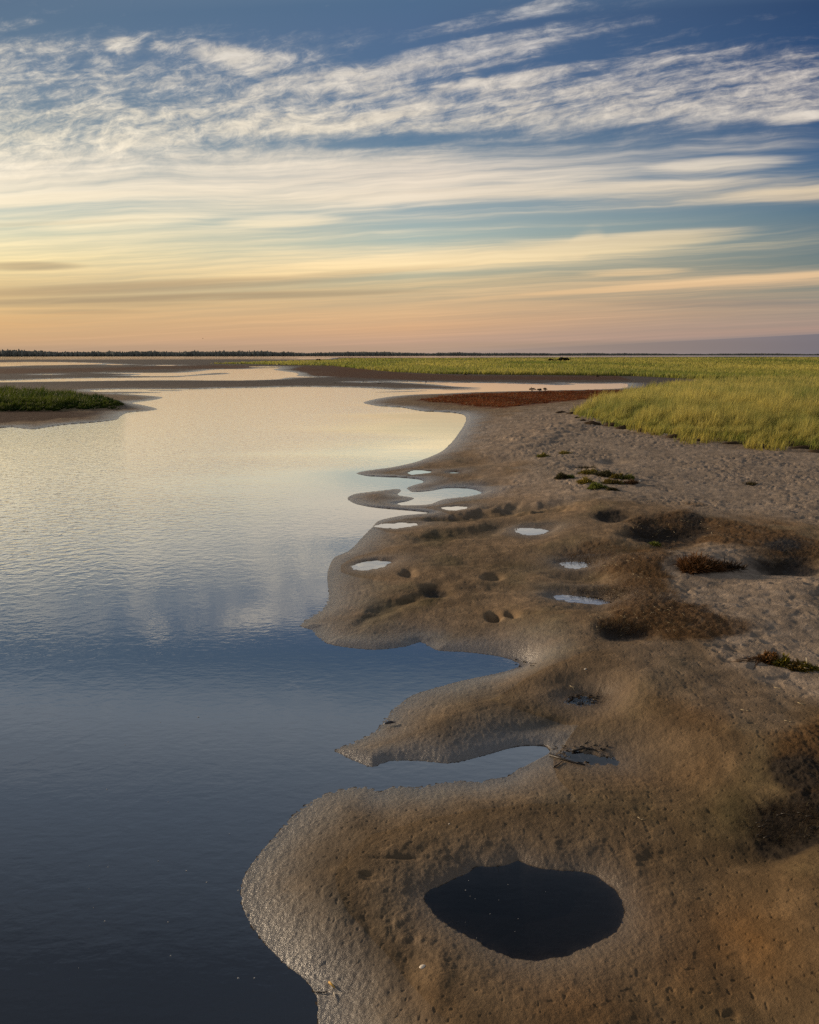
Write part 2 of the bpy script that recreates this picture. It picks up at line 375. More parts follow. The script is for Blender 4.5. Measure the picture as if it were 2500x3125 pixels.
colr = mix(colr, (.066, .056, .026), np.clip(olive * (0.75 + 0.8 * MED), 0, 1) * 0.75)
colr = mix(colr, (.305, .240, .182), np.clip(dry + dry_mid * 0.6, 0, 1) * 0.9)
colr = mix(colr, (.330, .245, .175), poly_mask([(1040,900),(1190,862),(1225,872),(1110,930),(1060,990),(1200,1040),(1100,1075),(1000,1050)], 30, 50) * 0.5)
stain = sstep(0.02, 0.40, fbm(GX * 0.75 + 3, GY * 0.6, 5, 191, 0.6))
colr = mix(colr, (.108, .078, .046), stain * 0.35 * (1 - 0.7 * dry))
mott = sstep(-0.15, 0.45, fbm(GX * 5, GY * 4, 4, 161))
colr *= (0.80 + 0.36 * mott + 0.20 * sstep(-.3, .3, NOI['w2']))[..., None]
colr *= (1 + 0.07 * tl)[..., None]
colr = mix(colr, (.105, .056, .022), np.clip(thatch * (1.15 + 0.9 * fbm(GX * 4, GY * 3, 3, 171)), 0, 1) * 0.85)
wetc = np.array([.105, .092, .083], np.float32) * (1 - nearw[..., None]) + np.array([.175, .158, .140], np.float32) * nearw[..., None]  # grey wet margin, paled near the viewer to put sky sheen into the colour
wetc = np.where((dist_p < dist_o)[..., None], np.array([.150, .108, .070], np.float32), wetc)
colr = mix(colr, 0, wet * 0) * (1 - (wet * 0.8)[..., None]) + wetc * (wet * 0.8)[..., None]
colr = mix(colr, (.022, .016, .011), np.clip(darkm * 1.1, 0, 1) * 0.92 * land)
farmud = sstep(60, 110, GY)
colr = mix(colr, (.078, .060, .050), farmud * (1 - meadow))
colr = mix(colr, (.135, .044, .018), red * 0.9)
colr = mix(colr, (.105, .046, .024), redfar * (0.75 + 0.25 * vn(GX * .1, GY * .03, 5)))
colr = mix(colr, (.060, .030, .018), redleft)
colr = mix(colr, (.10, .105, .035), meadow * 0.9)
shade_edge = sstep(20, 60, GY) * 0
colr = np.where(inside[..., None], np.array([.010, .009, .009], np.float32) * (1 + 0.5 * MED[..., None]), colr)
shallow = np.where(inside, np.exp(-dist / np.where(poolm, 0.07, 0.22)), 0)
colr = mix(colr, (.060, .046, .034), shallow * 0.9)
pb_ = (inside & poolm & (GY < 14)).astype(np.float32)
colr = mix(colr, (.010, .008, .007), pb_ * (1 - shallow) * sstep(-.25, .35, MED + 0.6 * fbm(GX * 6, GY * 6, 3, 333)))
colr = np.clip(colr, 0.004, 0.9)
wet_attr = np.clip(np.maximum(wet, darkm * 0.30) * (1 - meadow) * (1 - red) * (1 - 0.8 * redfar), 0, 1) * ~inside * np.where(dist_p < dist_o, 0.55, 1.0)
rough_attr = np.clip(0.6 * trod + thatch * 0.6 + 0.15, 0, 1)

# ---------------------------------------------------------------- materials
def new_mat(name):
    m = bpy.data.materials.new(name); m.use_nodes = True
    nt = m.node_tree; nt.nodes.clear()
    return m, nt
class N:
    def __init__(s, nt): s.nt = nt
    def __call__(s, t, ins=None, **kw):
        n = s.nt.nodes.new(t)
        for k, v in kw.items(): setattr(n, k, v)
        for k, v in (ins or {}).items():
            if isinstance(v, bpy.types.NodeSocket): s.nt.links.new(v, n.inputs[k])
            else: n.inputs[k].default_value = v
        return n
    def m(s, op, a, b=0.0, c=None, clamp=False):
        n = s('ShaderNodeMath', {0: a, 1: b}, operation=op, use_clamp=clamp)
        if c is not None:
            if isinstance(c, bpy.types.NodeSocket): s.nt.links.new(c, n.inputs[2])
            else: n.inputs[2].default_value = c
        return n.outputs[0]
    def sm(s, x, a, b):
        return s('ShaderNodeMapRange', {'Value': x, 'From Min': a, 'From Max': b}, interpolation_type='SMOOTHSTEP').outputs[0]
    def mixc(s, f, a, b, blend='MIX'):
        n = s('ShaderNodeMix', data_type='RGBA', blend_type=blend)
        for i, v in ((0, f), (6, a), (7, b)):
            if isinstance(v, bpy.types.NodeSocket): s.nt.links.new(v, n.inputs[i])
            else: n.inputs[i].default_value = v
        return n.outputs[2]

# ground material
M_ground, nt = new_mat('sand_and_mud'); n = N(nt)
att = n('ShaderNodeAttribute', attribute_name='tint'); msk = n('ShaderNodeAttribute', attribute_name='masks')
sep = n('ShaderNodeSeparateColor', {0: msk.outputs['Color']})
wetS, rouS, nearS = sep.outputs[0], sep.outputs[1], sep.outputs[2]
pos = n('ShaderNodeNewGeometry').outputs['Position']
n1 = n('ShaderNodeTexNoise', {'Vector': pos, 'Scale': 38.0, 'Detail': 5.0, 'Roughness': 0.65}).outputs[0]
n2 = n('ShaderNodeTexNoise', {'Vector': pos, 'Scale': 210.0, 'Detail': 3.0, 'Roughness': 0.7}).outputs[0]
n3 = n('ShaderNodeTexNoise', {'Vector': pos, 'Scale': 6.0, 'Detail': 6.0, 'Roughness': 0.7}).outputs[0]
v = n.m('MULTIPLY_ADD', n1, 0.55, 0.45)
v = n.m('ADD', v, n.m('MULTIPLY_ADD', n2, 0.30, -0.02))
v = n.m('MULTIPLY', v, n.m('MULTIPLY_ADD', n3, 0.5, 0.80))
base = n.mixc(1.0, att.outputs['Color'], n('ShaderNodeCombineColor', {0: v, 1: v, 2: v}).outputs[0], 'MULTIPLY')
hgt = n.m('ADD', n.m('MULTIPLY', n1, 0.6), n.m('MULTIPLY', n2, 0.25))
hgt = n.m('ADD', hgt, n.m('MULTIPLY', n3, n.m('MULTIPLY_ADD', rouS, 4.0, 0.6)))
bump = n('ShaderNodeBump', {'Strength': 0.75, 'Distance': 0.018, 'Height': hgt})
rgh = n.m('SUBTRACT', 0.95, n.m('MULTIPLY', wetS, 0.58))
pb = n('ShaderNodeBsdfPrincipled', {'Base Color': base, 'Roughness': rgh, 'Normal': bump.outputs[0]})
nt.links.new(n.m('MULTIPLY_ADD', wetS, 0.48, 0.08), pb.inputs['Specular IOR Level'])
nt.links.new(n.m('MULTIPLY', n.sm(wetS, .15, .90), 0.75), pb.inputs['Coat Weight'])      # film of water on the wet margin
pb.inputs['Coat Roughness'].default_value = 0.33; pb.inputs['Coat IOR'].default_value = 1.55
nt.links.new(bump.outputs[0], pb.inputs['Coat Normal'])
out = n('ShaderNodeOutputMaterial', {'Surface': pb.outputs[0]})

# water material
def water_mat(name, ripple, ior, tint, gain=1.0, silt=None):
    M, nt = new_mat(name); n = N(nt)
    pos = n('ShaderNodeNewGeometry').outputs['Position']
    sx = n('ShaderNodeSeparateXYZ', {0: pos})
    fine = n('ShaderNodeTexNoise', {'Vector': n('ShaderNodeVectorMath', {0: pos, 1: (5.0, 5.2, 1)}, operation='MULTIPLY').outputs[0], 'Scale': 1.0, 'Detail': 3.0, 'Roughness': 0.55, 'Distortion': 0.4}).outputs[0]
    tiny = n('ShaderNodeTexNoise', {'Vector': n('ShaderNodeVectorMath', {0: pos, 1: (7, 15, 1)}, operation='MULTIPLY').outputs[0], 'Scale': 1.0, 'Detail': 2.0, 'Roughness': 0.5}).outputs[0]
    swell = n('ShaderNodeTexNoise', {'Vector': n('ShaderNodeVectorMath', {0: pos, 1: (0.12, 0.5, 1)}, operation='MULTIPLY').outputs[0], 'Scale': 1.0, 'Detail': 2.0}).outputs[0]
    if ripple:
        big = n('ShaderNodeTexNoise', {'Vector': n('ShaderNodeVectorMath', {0: pos, 1: (0.035, 0.16, 1)}, operation='MULTIPLY').outputs[0], 'Scale': 1.0, 'Detail': 3.0}).outputs[0]
        line = n.m('SUBTRACT', sx.outputs[0], n.m('MULTIPLY_ADD', sx.outputs[1], 0.075, -3.2))
        dist_ = n.m('MULTIPLY_ADD', n.m('SUBTRACT', big, 0.5), 14.0, line)
        zone = n.sm(dist_, 1.5, -7.0)
        zone = n.m('MULTIPLY', zone, n.sm(sx.outputs[1], 5.5, 15.0))
        amp = n.m('MULTIPLY_ADD', zone, 0.0145, 0.0010)
        amp2 = n.m('MULTIPLY_ADD', zone, 0.003, 0.0006)
    else:
        amp, amp2 = 0.0006, 0.0003
    h = n.m('ADD', n.m('MULTIPLY', fine, amp), n.m('MULTIPLY', tiny, amp2))
    if ripple: h = n.m('ADD', h, n.m('MULTIPLY', swell, 0.004))
    bp = n('ShaderNodeBump', {'Strength': 1.0, 'Distance': 1.0, 'Height': h})
    fr = n('ShaderNodeFresnel', {'IOR': ior, 'Normal': bp.outputs[0]}).outputs[0]
    fr = n.m('MULTIPLY_ADD', fr, gain, (-0.33 if ripple else -0.26) if gain > 1.1 else 0.0, clamp=True)
    fr = n.m('MULTIPLY', fr, n.m('SUBTRACT', 1.0, n('ShaderNodeNewGeometry').outputs['Backfacing']))   # open to light from below
    gl = n('ShaderNodeBsdfGlossy', {'Color': (1, 1, 1, 1), 'Roughness': 0.05, 'Normal': bp.outputs[0]})
    tr = n('ShaderNodeBsdfTransparent', {'Color': tint})
    if silt:
        df = n('ShaderNodeBsdfDiffuse', {'Color': silt})
        tr = n('ShaderNodeMixShader', {0: 0.5, 1: tr.outputs[0], 2: df.outputs[0]})
    mx = n('ShaderNodeMixShader', {0: fr, 1: tr.outputs[0], 2: gl.outputs[0]})
    n('ShaderNodeOutputMaterial', {'Surface': mx.outputs[0]})
    return M
M_water = water_mat('river_water', True, 3.2, (.62, .66, .68, 1), 2.5, (.034, .037, .039, 1))
M_pool = water_mat('pool_water', False, 3.2, (.50, .55, .60, 1), 2.5)
M_deep = water_mat('deep_pool_water', False, 1.62, (.55, .58, .66, 1), 1.0)

def leaf_mat(name, transl=0.35, rough=0.6, noise=0.25):
    M, nt = new_mat(name); n = N(nt)
    a = n('ShaderNodeAttribute', attribute_name='tint').outputs['Color']
    nz = n('ShaderNodeTexNoise', {'Vector': n('ShaderNodeNewGeometry').outputs['Position'], 'Scale': 9.0, 'Detail': 3.0}).outputs[0]
    k = n.m('MULTIPLY_ADD', nz, 2 * noise, 1 - noise)
    c = n.mixc(1.0, a, n('ShaderNodeCombineColor', {0: k, 1: k, 2: k}).outputs[0], 'MULTIPLY')
    d = n('ShaderNodeBsdfPrincipled', {'Base Color': c, 'Roughness': rough, 'Specular IOR Level': 0.25})
    if transl > 0:
        t = n('ShaderNodeBsdfTranslucent', {'Color': c})
        mx = n('ShaderNodeMixShader', {0: transl, 1: d.outputs[0], 2: t.outputs[0]}).outputs[0]
    else: mx = d.outputs[0]
    n('ShaderNodeOutputMaterial', {'Surface': mx})
    return M
M_leaf = leaf_mat('grass_blade', 0.50)
M_plant = leaf_mat('plant_leaf', 0.25)
M_weed = leaf_mat('seaweed', 0.10, 0.35)
M_straw = leaf_mat('straw', 0.15, 0.55)
M_forest = leaf_mat('conifer', 0.0, 0.9)

def solid_mat(name, c1, c2, scale, rough=0.7, spec=0.3, bumpd=0.004):
    M, nt = new_mat(name); n = N(nt)
    co = n('ShaderNodeTexCoord').outputs['Object']
    nz = n('ShaderNodeTexNoise', {'Vector': co, 'Scale': scale, 'Detail': 6.0, 'Roughness': 0.65}).outputs[0]
    c = n.mixc(nz, (*c1, 1), (*c2, 1))
    bp = n('ShaderNodeBump', {'Strength': 0.7, 'Distance': bumpd, 'Height': nz})
    pb = n('ShaderNodeBsdfPrincipled', {'Base Color': c, 'Roughness': rough, 'Specular IOR Level': spec, 'Normal': bp.outputs[0]})
    n('ShaderNodeOutputMaterial', {'Surface': pb.outputs[0]})
    return M
M_peat = solid_mat('peat', (.020, .013, .008), (.085, .055, .030), 9, 0.95, 0.1, 0.02)
M_twig = solid_mat('black_twig', (.006, .005, .004), (.03, .022, .016), 40, 0.5, 0.4)
M_drift = solid_mat('bleached_wood', (.30, .26, .21), (.55, .50, .43), 30, 0.8, 0.2)
M_shell = solid_mat('shell', (.52, .42, .30), (.80, .72, .60), 90, 0.4, 0.5, 0.001)
M_mussel = solid_mat('mussel', (.008, .008, .012), (.03, .03, .04), 60, 0.3, 0.5, 0.001)
M_yellow = solid_mat('yellow_stalk', (.42, .22, .03), (.60, .36, .06), 60, 0.5, 0.3, 0.001)
M_post = solid_mat('post_wood', (.05, .04, .03), (.11, .09, .07), 8, 0.9, 0.1)
M_foam = solid_mat('foam', (.20, .20, .19), (.50, .50, .48), 60, 0.8, 0.2, 0.001)
M_bird = solid_mat('feathers', (.03, .03, .03), (.08, .08, .08), 20, 0.8, 0.2, 0.001)

# ---------------------------------------------------------------- mesh builders
def mesh_np(name, verts, loops, starts, mat, tint=None, parent=None, smooth=False, link=True):
    me = bpy.data.meshes.new(name)
    verts = np.asarray(verts, np.float32).reshape(-1, 3)
    me.vertices.add(len(verts)); me.vertices.foreach_set('co', verts.ravel())
    loops = np.asarray(loops, np.int32).ravel(); starts = np.asarray(starts, np.int32).ravel()
    me.loops.add(len(loops)); me.loops.foreach_set('vertex_index', loops)
    me.polygons.add(len(starts)); me.polygons.foreach_set('loop_start', starts)
    if smooth: me.polygons.foreach_set('use_smooth', np.ones(len(starts), bool))
    me.update(calc_edges=True); me.validate()
    if tint is not None:
        at = me.color_attributes.new('tint', 'FLOAT_COLOR', 'POINT')
        c = np.ones((len(verts), 4), np.float32); c[:, :3] = tint
        at.data.foreach_set('color', c.ravel())
    me.materials.append(mat)
    o = bpy.data.objects.new(name, me)
    if link: COL.objects.link(o)
    if parent is not None: o.parent = parent
    return o

def mesh_py(name, verts, faces, mat, tint=None, parent=None, smooth=False):
    st, lp = [], []
    for f in faces: st.append(len(lp)); lp += list(f)
    return mesh_np(name, verts, lp, st, mat, tint, parent, smooth)

def tag(o, label=None, cat=None, group=None, kind=None):
    if label: o['label'] = label
    if cat: o['category'] = cat
    if group: o['group'] = group
    if kind: o['kind'] = kind
    return o

def blades_geo(P0, up, side, bend, L, W, colb, colt):
    """tapered bent strips: 2 base + 2 mid + 1 tip vertices each"""
    k = len(P0)
    L = L[:, None]; W = W[:, None]
    mid = P0 + up * L * 0.55 + bend * L * 0.22
    tip = P0 + up * L * 0.96 + bend * L * 0.75
    V = np.stack([P0 - side * W, P0 + side * W, mid - side * W * 0.75, mid + side * W * 0.75, tip], 1).reshape(-1, 3)
    i = (np.arange(k) * 5)[:, None]
    lp = (i + np.array([[0, 1, 3, 2, 2, 3, 4]])).ravel()
    st = (np.arange(k)[:, None] * 7 + np.array([[0, 4]])).ravel()
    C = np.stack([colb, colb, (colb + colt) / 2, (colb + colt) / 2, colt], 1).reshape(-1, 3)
    return V, lp, st, C

def unit(v): return v / (np.linalg.norm(v, axis=1, keepdims=True) + 1e-9)

# ---------------------------------------------------------------- ground
idx = np.arange(NR * NC).reshape(NR, NC)
q = np.stack([idx[:-1, :-1], idx[:-1, 1:], idx[1:, 1:], idx[1:, :-1]], -1).reshape(-1, 4)
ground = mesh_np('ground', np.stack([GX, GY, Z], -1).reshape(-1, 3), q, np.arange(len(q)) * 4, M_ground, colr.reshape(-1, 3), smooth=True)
at = ground.data.color_attributes.new('masks', 'FLOAT_COLOR', 'POINT')
mk = np.ones((NR * NC, 4), np.float32)
mk[:, 0] = wet_attr.ravel(); mk[:, 1] = rough_attr.ravel(); mk[:, 2] = nearness.ravel()
at.data.foreach_set('color', mk.ravel())
tag(ground, kind='structure')

# ---------------------------------------------------------------- water sheets
def sheet(name, lp, z, off, mat, cap=None):
    a = np.array(lp); nx = np.roll(a, -1, 0) - np.roll(a, 1, 0)
    area = 0.5 * np.sum(a[:, 0] * np.roll(a[:, 1], -1) - np.roll(a[:, 0], -1) * a[:, 1])
    nn = np.stack([nx[:, 1], -nx[:, 0]], 1); nn /= np.linalg.norm(nn, axis=1, keepdims=True) + 1e-9
    if area < 0: nn = -nn
    o = off * (1 + np.clip(a[:, 1], 0, 2000)[:, None] * (0.02 if cap is None else 0.0))
    b = a + nn * o
    if area < 0: b = b[::-1]
    vo, _, fo, *_ = delaunay_2d_cdt([Vector((float(x), float(y))) for x, y in b], [], [list(range(len(b)))], 1, 1e-5)
    return mesh_py(name, [(p[0], p[1], z) for p in vo], [tuple(f) for f in fo], mat)
tag(sheet('water', river, 0.0, 0.06, M_water), kind='structure')
for (z, lp, k) in LOOPS:
    if k == 'channel': tag(sheet('water', lp, 0.0, 0.05, M_water), kind='structure')
    if k == 'bay': tag(sheet('water', lp, 0.0, 0.05, M_water), kind='structure')
pool_labels = ['small bright tide pool behind the upper pointed sand spit', 'tiniest sliver of a tide pool, right of the pool behind the upper spit',
 'narrow tide pool speckled with mud beside the forked inlet', 'thin oval tide pool close to the river edge below the forked inlet',
 'bright white oval tide pool on the rounded sand lobe by the river', 'tide pool with dark grass at its right end, up on the brown sand',
 'tide pool at the bottom of a dark hollow beside brown dead grass', 'long tilted tide pool under a black bank beside brown dead grass',
 'large dark tide pool filling the foreground sand lobe',
 'shallow muddy puddle under the black twigs at the head of the near inlet', 'small dark mud puddle in the hole above the head of the near inlet']
pi = 0
for (z, lp, k) in LOOPS:
    if k == 'pool':
        tag(sheet('tide_pool', lp, z, 0.05, M_deep if pi >= 8 else M_pool, 1), pool_labels[pi], 'pool', 'tide pools in the sand bank'); pi += 1

# ---------------------------------------------------------------- grass
def in_poly(pts, x, y):
    p = np.array(pts, float); q = np.roll(p, -1, 0); ins = np.zeros(x.shape, bool)
    for a, b in zip(p, q):
        c = (a[1] > y) != (b[1] > y)
        with np.errstate(divide='ignore', invalid='ignore'):
            xi = a[0] + (y - a[1]) / (b[1] - a[1]) * (b[0] - a[0])
        ins ^= c & (x < xi)
    return ins

def sample_poly(pts, k, xlim=(-250, 2000), wob=0.0):
    p = np.array(pts, float)
    x0, x1 = max(p[:, 0].min(), xlim[0]), min(p[:, 0].max(), xlim[1]); y0, y1 = p[:, 1].min(), p[:, 1].max()
    xs, yy = [], []; got = 0
    while got < k:
        x = RNG.uniform(x0, x1, k * 2); y = RNG.uniform(y0, y1, k * 2)
        X, Y = G(x, y)
        w = vn(X * 0.7, Y * 0.5, 301) * wob
        m = in_poly(pts, x + w * 1.6, y + w)
        xs.append(x[m]); yy.append(y[m]); got += m.sum()
    return np.concatenate(xs)[:k], np.concatenate(yy)[:k]

def grass(name, pts, k, hgt, wpx, c_lo, c_hi, wob=0.0, lean=0.3, patch=(0.12, 0.06), bend_dir=(0.8, -0.2), hvar=0.35, front=None, tuss=0.0, taper=None):
    x, y = sample_poly(pts, k, wob=wob)
    Zg = np.zeros(k)
    for _ in range(8):
        X, Y = G(x, y, Zg)
        Zg = 0.5 * Zg + 0.5 * H(X, Y)
    Zg = H(X, Y)
    keep = Zg > 0.03
    X, Y, Zg = X[keep], Y[keep], Zg[keep]; k = len(X); xk = x[keep]; yk = y[keep]
    cs = tuss if tuss else 1.0
    ci, cj = np.floor(X / cs), np.floor(Y / cs)
    hx, hy, ht = _hash(ci, cj, 71), _hash(ci, cj, 72), _hash(ci, cj, 73)
    if tuss:
        X = X * 0.68 + ((ci + hx) * cs) * 0.32; Y = Y * 0.68 + ((cj + hy) * cs) * 0.32; Zg = H(X, Y)
    pn = fbm(X * patch[0], Y * patch[1], 4, 211); pn2 = fbm(X * 0.9, Y * 0.6, 3, 221); pn3 = fbm(X * patch[0] * 3, Y * patch[1] * 4, 3, 231)
    hh = hgt * (1 + hvar * pn2 + 0.25 * pn3) * RNG.uniform(0.55, 1.12, k) * (1 + (0.5 * (ht - 0.5) if tuss else 0))
    if front is not None:
        fp_ = np.array(front); dy_ = np.interp(xk, fp_[:, 0], fp_[:, 1]) - yk
        hh = hh * (0.40 + 0.60 * sstep(-2, 20, dy_))
    if taper is not None: hh = hh * np.interp(xk, [q[0] for q in taper], [q[1] for q in taper])
    az = RNG.uniform(0, 6.283, k)
    tilt = np.abs(RNG.normal(0, lean * 0.5, k))
    up = unit(np.stack([np.sin(az) * tilt + 0.06, np.cos(az) * tilt, np.ones(k)], 1))
    a2 = RNG.uniform(0, 6.283, k)
    side = np.stack([np.cos(a2 * 0.5 - 0.8), np.sin(a2 * 0.5 - 0.8) * 0.6, np.zeros(k)], 1)
    bd = np.array([bend_dir[0], bend_dir[1], -0.25]); bend = (bd[None, :] * RNG.uniform(0.1, 1.0, (k, 1)) + RNG.normal(0, 0.35, (k, 3))) * lean
    W = wpx * np.maximum(Y, 8) / F * RNG.uniform(0.45, 0.9, k)
    t = np.clip(0.5 + 1.15 * pn + 0.40 * pn2 + 0.45 * pn3 + RNG.normal(0, 0.16, k) + (0.5 * (ht - 0.5) if tuss else 0), 0, 1)[:, None]
    c = np.array(c_lo)[None] * (1 - t) + np.array(c_hi)[None] * t
    c = c * RNG.uniform(0.75, 1.25, (k, 1))
    pale = RNG.random(k) < 0.05
    c[pale] = c[pale] * 0.4 + np.array([.30, .26, .13]) * 0.6
    P0 = np.stack([X, Y, Zg - 0.03], 1)
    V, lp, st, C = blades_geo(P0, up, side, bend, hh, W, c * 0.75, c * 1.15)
    return tag(mesh_np(name, V, lp, st, M_leaf, C), kind='stuff')

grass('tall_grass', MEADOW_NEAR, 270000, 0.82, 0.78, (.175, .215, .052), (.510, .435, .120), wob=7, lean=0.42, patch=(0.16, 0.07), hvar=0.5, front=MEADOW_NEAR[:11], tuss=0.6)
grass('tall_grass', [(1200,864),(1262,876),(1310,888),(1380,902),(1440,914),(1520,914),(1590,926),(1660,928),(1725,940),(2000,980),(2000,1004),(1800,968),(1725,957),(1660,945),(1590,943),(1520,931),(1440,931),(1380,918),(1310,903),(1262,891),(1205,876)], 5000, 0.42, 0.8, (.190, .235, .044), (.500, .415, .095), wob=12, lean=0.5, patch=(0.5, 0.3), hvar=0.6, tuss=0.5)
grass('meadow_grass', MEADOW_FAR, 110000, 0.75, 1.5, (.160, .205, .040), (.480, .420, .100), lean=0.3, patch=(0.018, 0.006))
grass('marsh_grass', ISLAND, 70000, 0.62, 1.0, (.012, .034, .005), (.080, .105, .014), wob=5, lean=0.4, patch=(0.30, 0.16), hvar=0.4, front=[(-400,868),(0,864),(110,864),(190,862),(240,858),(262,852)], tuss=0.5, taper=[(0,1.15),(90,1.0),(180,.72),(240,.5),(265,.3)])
grass('wrack_bits', [(720,1720),(860,1680),(1120,1650),(1230,1500),(1120,1420),(1000,1340),(760,1340),(760,1180),(1000,1080),(1000,1000),(1230,890),(1500,950),(1725,970),(1900,1400),(1900,2190),(740,2190),(640,2010),(570,1880),(640,1760)], 3200, 0.045, 0.55, (.016, .012, .008), (.085, .055, .028), lean=3.0, patch=(0.9, 0.7))
# low red glasswort on the spit and the far shore
RED = [(885,843),(930,835),(1010,829),(1110,826),(1233,823.5),(1300,821.5),(1318,826),(1240,838),(1150,848),(1060,857),(1010,855),(950,849)]
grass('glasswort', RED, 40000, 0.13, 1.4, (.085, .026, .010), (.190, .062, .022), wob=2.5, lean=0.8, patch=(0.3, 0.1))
for i_, (cx_, cy_, rx_, ry_, k_) in enumerate([(1405,1112,80,26,2600),(1655,1172,75,24,2600),(1308,1326,55,18,1800),(1640,1735,95,48,3000),(1262,1252,70,14,1600),(1222,1180,60,14,1500),(1230,1470,46,15,900)]):
    grass('dead_weed', [(cx_ + rx_ * math.cos(a_ * .42), cy_ + ry_ * math.sin(a_ * .42)) for a_ in range(15)], k_, 0.07, 0.5, (.010, .008, .006), (.060, .038, .020), wob=6, lean=2.4, patch=(0.9, 0.8))
grass('thatch', [(a, b) for a, b in THATCH], 18000, 0.10, 0.35, (.06, .032, .014), (.17, .10, .045), wob=8, lean=2.2, patch=(0.8, 0.6))

# ---------------------------------------------------------------- forest on the far shore
def forest():
    V = []; Fc = []; C = []
    def shore(t):   # distance of the wooded shore along direction t = X / Y
        px = CX + t * F
        return 17.0 * 1725 / float(np.interp(px, [-900, 0, 700, 1000, 1300, 1725, 2600], [20, 13.5, 9.6, 7.2, 4.6, 3.6, 3.0]))
    t = -1.6
    while t < 1.3:
        D = shore(t)
        for row in range(2):
            d = D * (1 + 0.02 * row) + random.uniform(-10, 10)
            X0 = t * d + random.uniform(-2, 2)
            h = random.uniform(12.3, 14.0) * (1.0 + 0.22 * float(vn(t * 60, 3.1 + row, 5)) + 0.35 * float(vn(t * 13, 7.7, 6)))
            if random.random() < 0.10: h *= random.uniform(1.08, 1.24)
            w = random.uniform(2.8, 5.0) * (1.0 + D / 6000)
            c = np.array([.165, .160, .128]) * random.uniform(0.75, 1.25)  # distance haze put into the colour: greyer and paler than foliage
            b = len(V)
            levels = [(0, 0.75), (0.35, 1.0), (0.38, 0.8), (0.68, 0.62), (0.72, 0.52), (1.0, 0.16)]
            ph = random.uniform(0, 6)
            for zz, rr in levels:
                for k in range(5):
                    a = ph + k * 1.2566; j = random.uniform(0.75, 1.25)
                    V.append((X0 + math.cos(a) * w * rr * j, d + math.sin(a) * w * rr * j, h * zz))
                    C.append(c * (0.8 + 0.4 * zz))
            for l in range(5):
                for k in range(5):
                    k2 = (k + 1) % 5
                    Fc.append((b + l*5 + k, b + l*5 + k2, b + l*5 + 5 + k2, b + l*5 + 5 + k))
        t += 1.7 / D * (1.0 + D / 6000)
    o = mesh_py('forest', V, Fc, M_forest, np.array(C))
    tag(o, kind='stuff')
forest()

# ---------------------------------------------------------------- small plants, wrack, shells, sticks
def clump_mesh(name, k, rx, ry, h, ll, lw, c1, c2, mat, parent=None, seed=1, droop=0.0, smooth=False):
    r = np.random.default_rng(seed)
    a = r.uniform(0, 6.283, k); q = np.sqrt(r.uniform(0, 1, k)) * (0.85 + 0.25 * np.sin(a * 3 + seed))
    ex, ey = np.cos(a) * q, np.sin(a) * q
    topz = h * np.clip(1 - q ** 2, 0, 1) * (0.6 + 0.4 * np.sin(ex * 5 + seed) * np.cos(ey * 4))
    z = topz * r.uniform(0.1, 1.0, k)
    P0 = np.stack([ex * rx, ey * ry, z - 0.004], 1)
    up = unit(np.stack([ex * 0.9 + r.normal(0, .5, k), ey * 0.9 + r.normal(0, .5, k), r.uniform(0.15, 1.0, k) - droop], 1))
    sd_ = unit(np.cross(up, r.normal(0, 1, (k, 3))))
    t = np.clip(r.uniform(0, 1, k) * 0.6 + 0.4 * (np.sin(ex * 4 + seed) * 0.5 + 0.5), 0, 1)[:, None]
    c = (np.array(c1) * (1 - t) + np.array(c2) * t) * r.uniform(0.7, 1.3, (k, 1))
    V, lp, st, C = blades_geo(P0, up, sd_, r.normal(0, .25, (k, 3)), ll * r.uniform(.6, 1.3, k), lw * r.uniform(.6, 1.3, k), c * .8, c * 1.1)
    V[2::5] += (V[2::5] - V[3::5]) * 0.25; V[3::5] -= (V[2::5] - V[3::5]) * 0.2
    return mesh_np(name, V, lp, st, mat, C, parent)

def tube_geo(pts, rad, sides=5):
    pts = [Vector(p) for p in pts]; V = []; Fc = []
    for i, p in enumerate(pts):
        d = (pts[min(i + 1, len(pts) - 1)] - pts[max(i - 1, 0)]).normalized()
        u = d.cross(Vector((0.13, 0.2, 1))).normalized(); w = d.cross(u)
        rr = rad[i] if hasattr(rad, '__len__') else rad
        for k in range(sides):
            a = 6.2832 * k / sides
            V.append(p + u * math.cos(a) * rr + w * math.sin(a) * rr)
        if i:
            b = (i - 1) * sides
            for k in range(sides):
                k2 = (k + 1) % sides
                Fc.append((b + k, b + k2, b + sides + k2, b + sides + k))
    Fc.append(tuple(range(sides))[::-1]); Fc.append(tuple(range(len(V) - sides, len(V))))
    return V, Fc
def join_geo(parts):
    V, Fc = [], []
    for v, f in parts:
        b = len(V); V += v; Fc += [tuple(i + b for i in q) for q in f]
    return V, Fc

def plant(px, py, wpx, hpx, label, c1, c2, k=500, seed=1, name='beach_plant', cat='plant', group='low plants on the dry sand', ll=0.07, lw=0.008):
    p = place(px, py); dep = p.y * CP + (CH - p.z) * SP
    rx = wpx / 2 * dep / F; h = hpx * dep / F
    o = clump_mesh(name, k, rx, rx * 0.8, h * 0.9, ll, lw, c1, c2, M_plant, seed=seed)
    o.location = p
    return tag(o, label, cat, group)

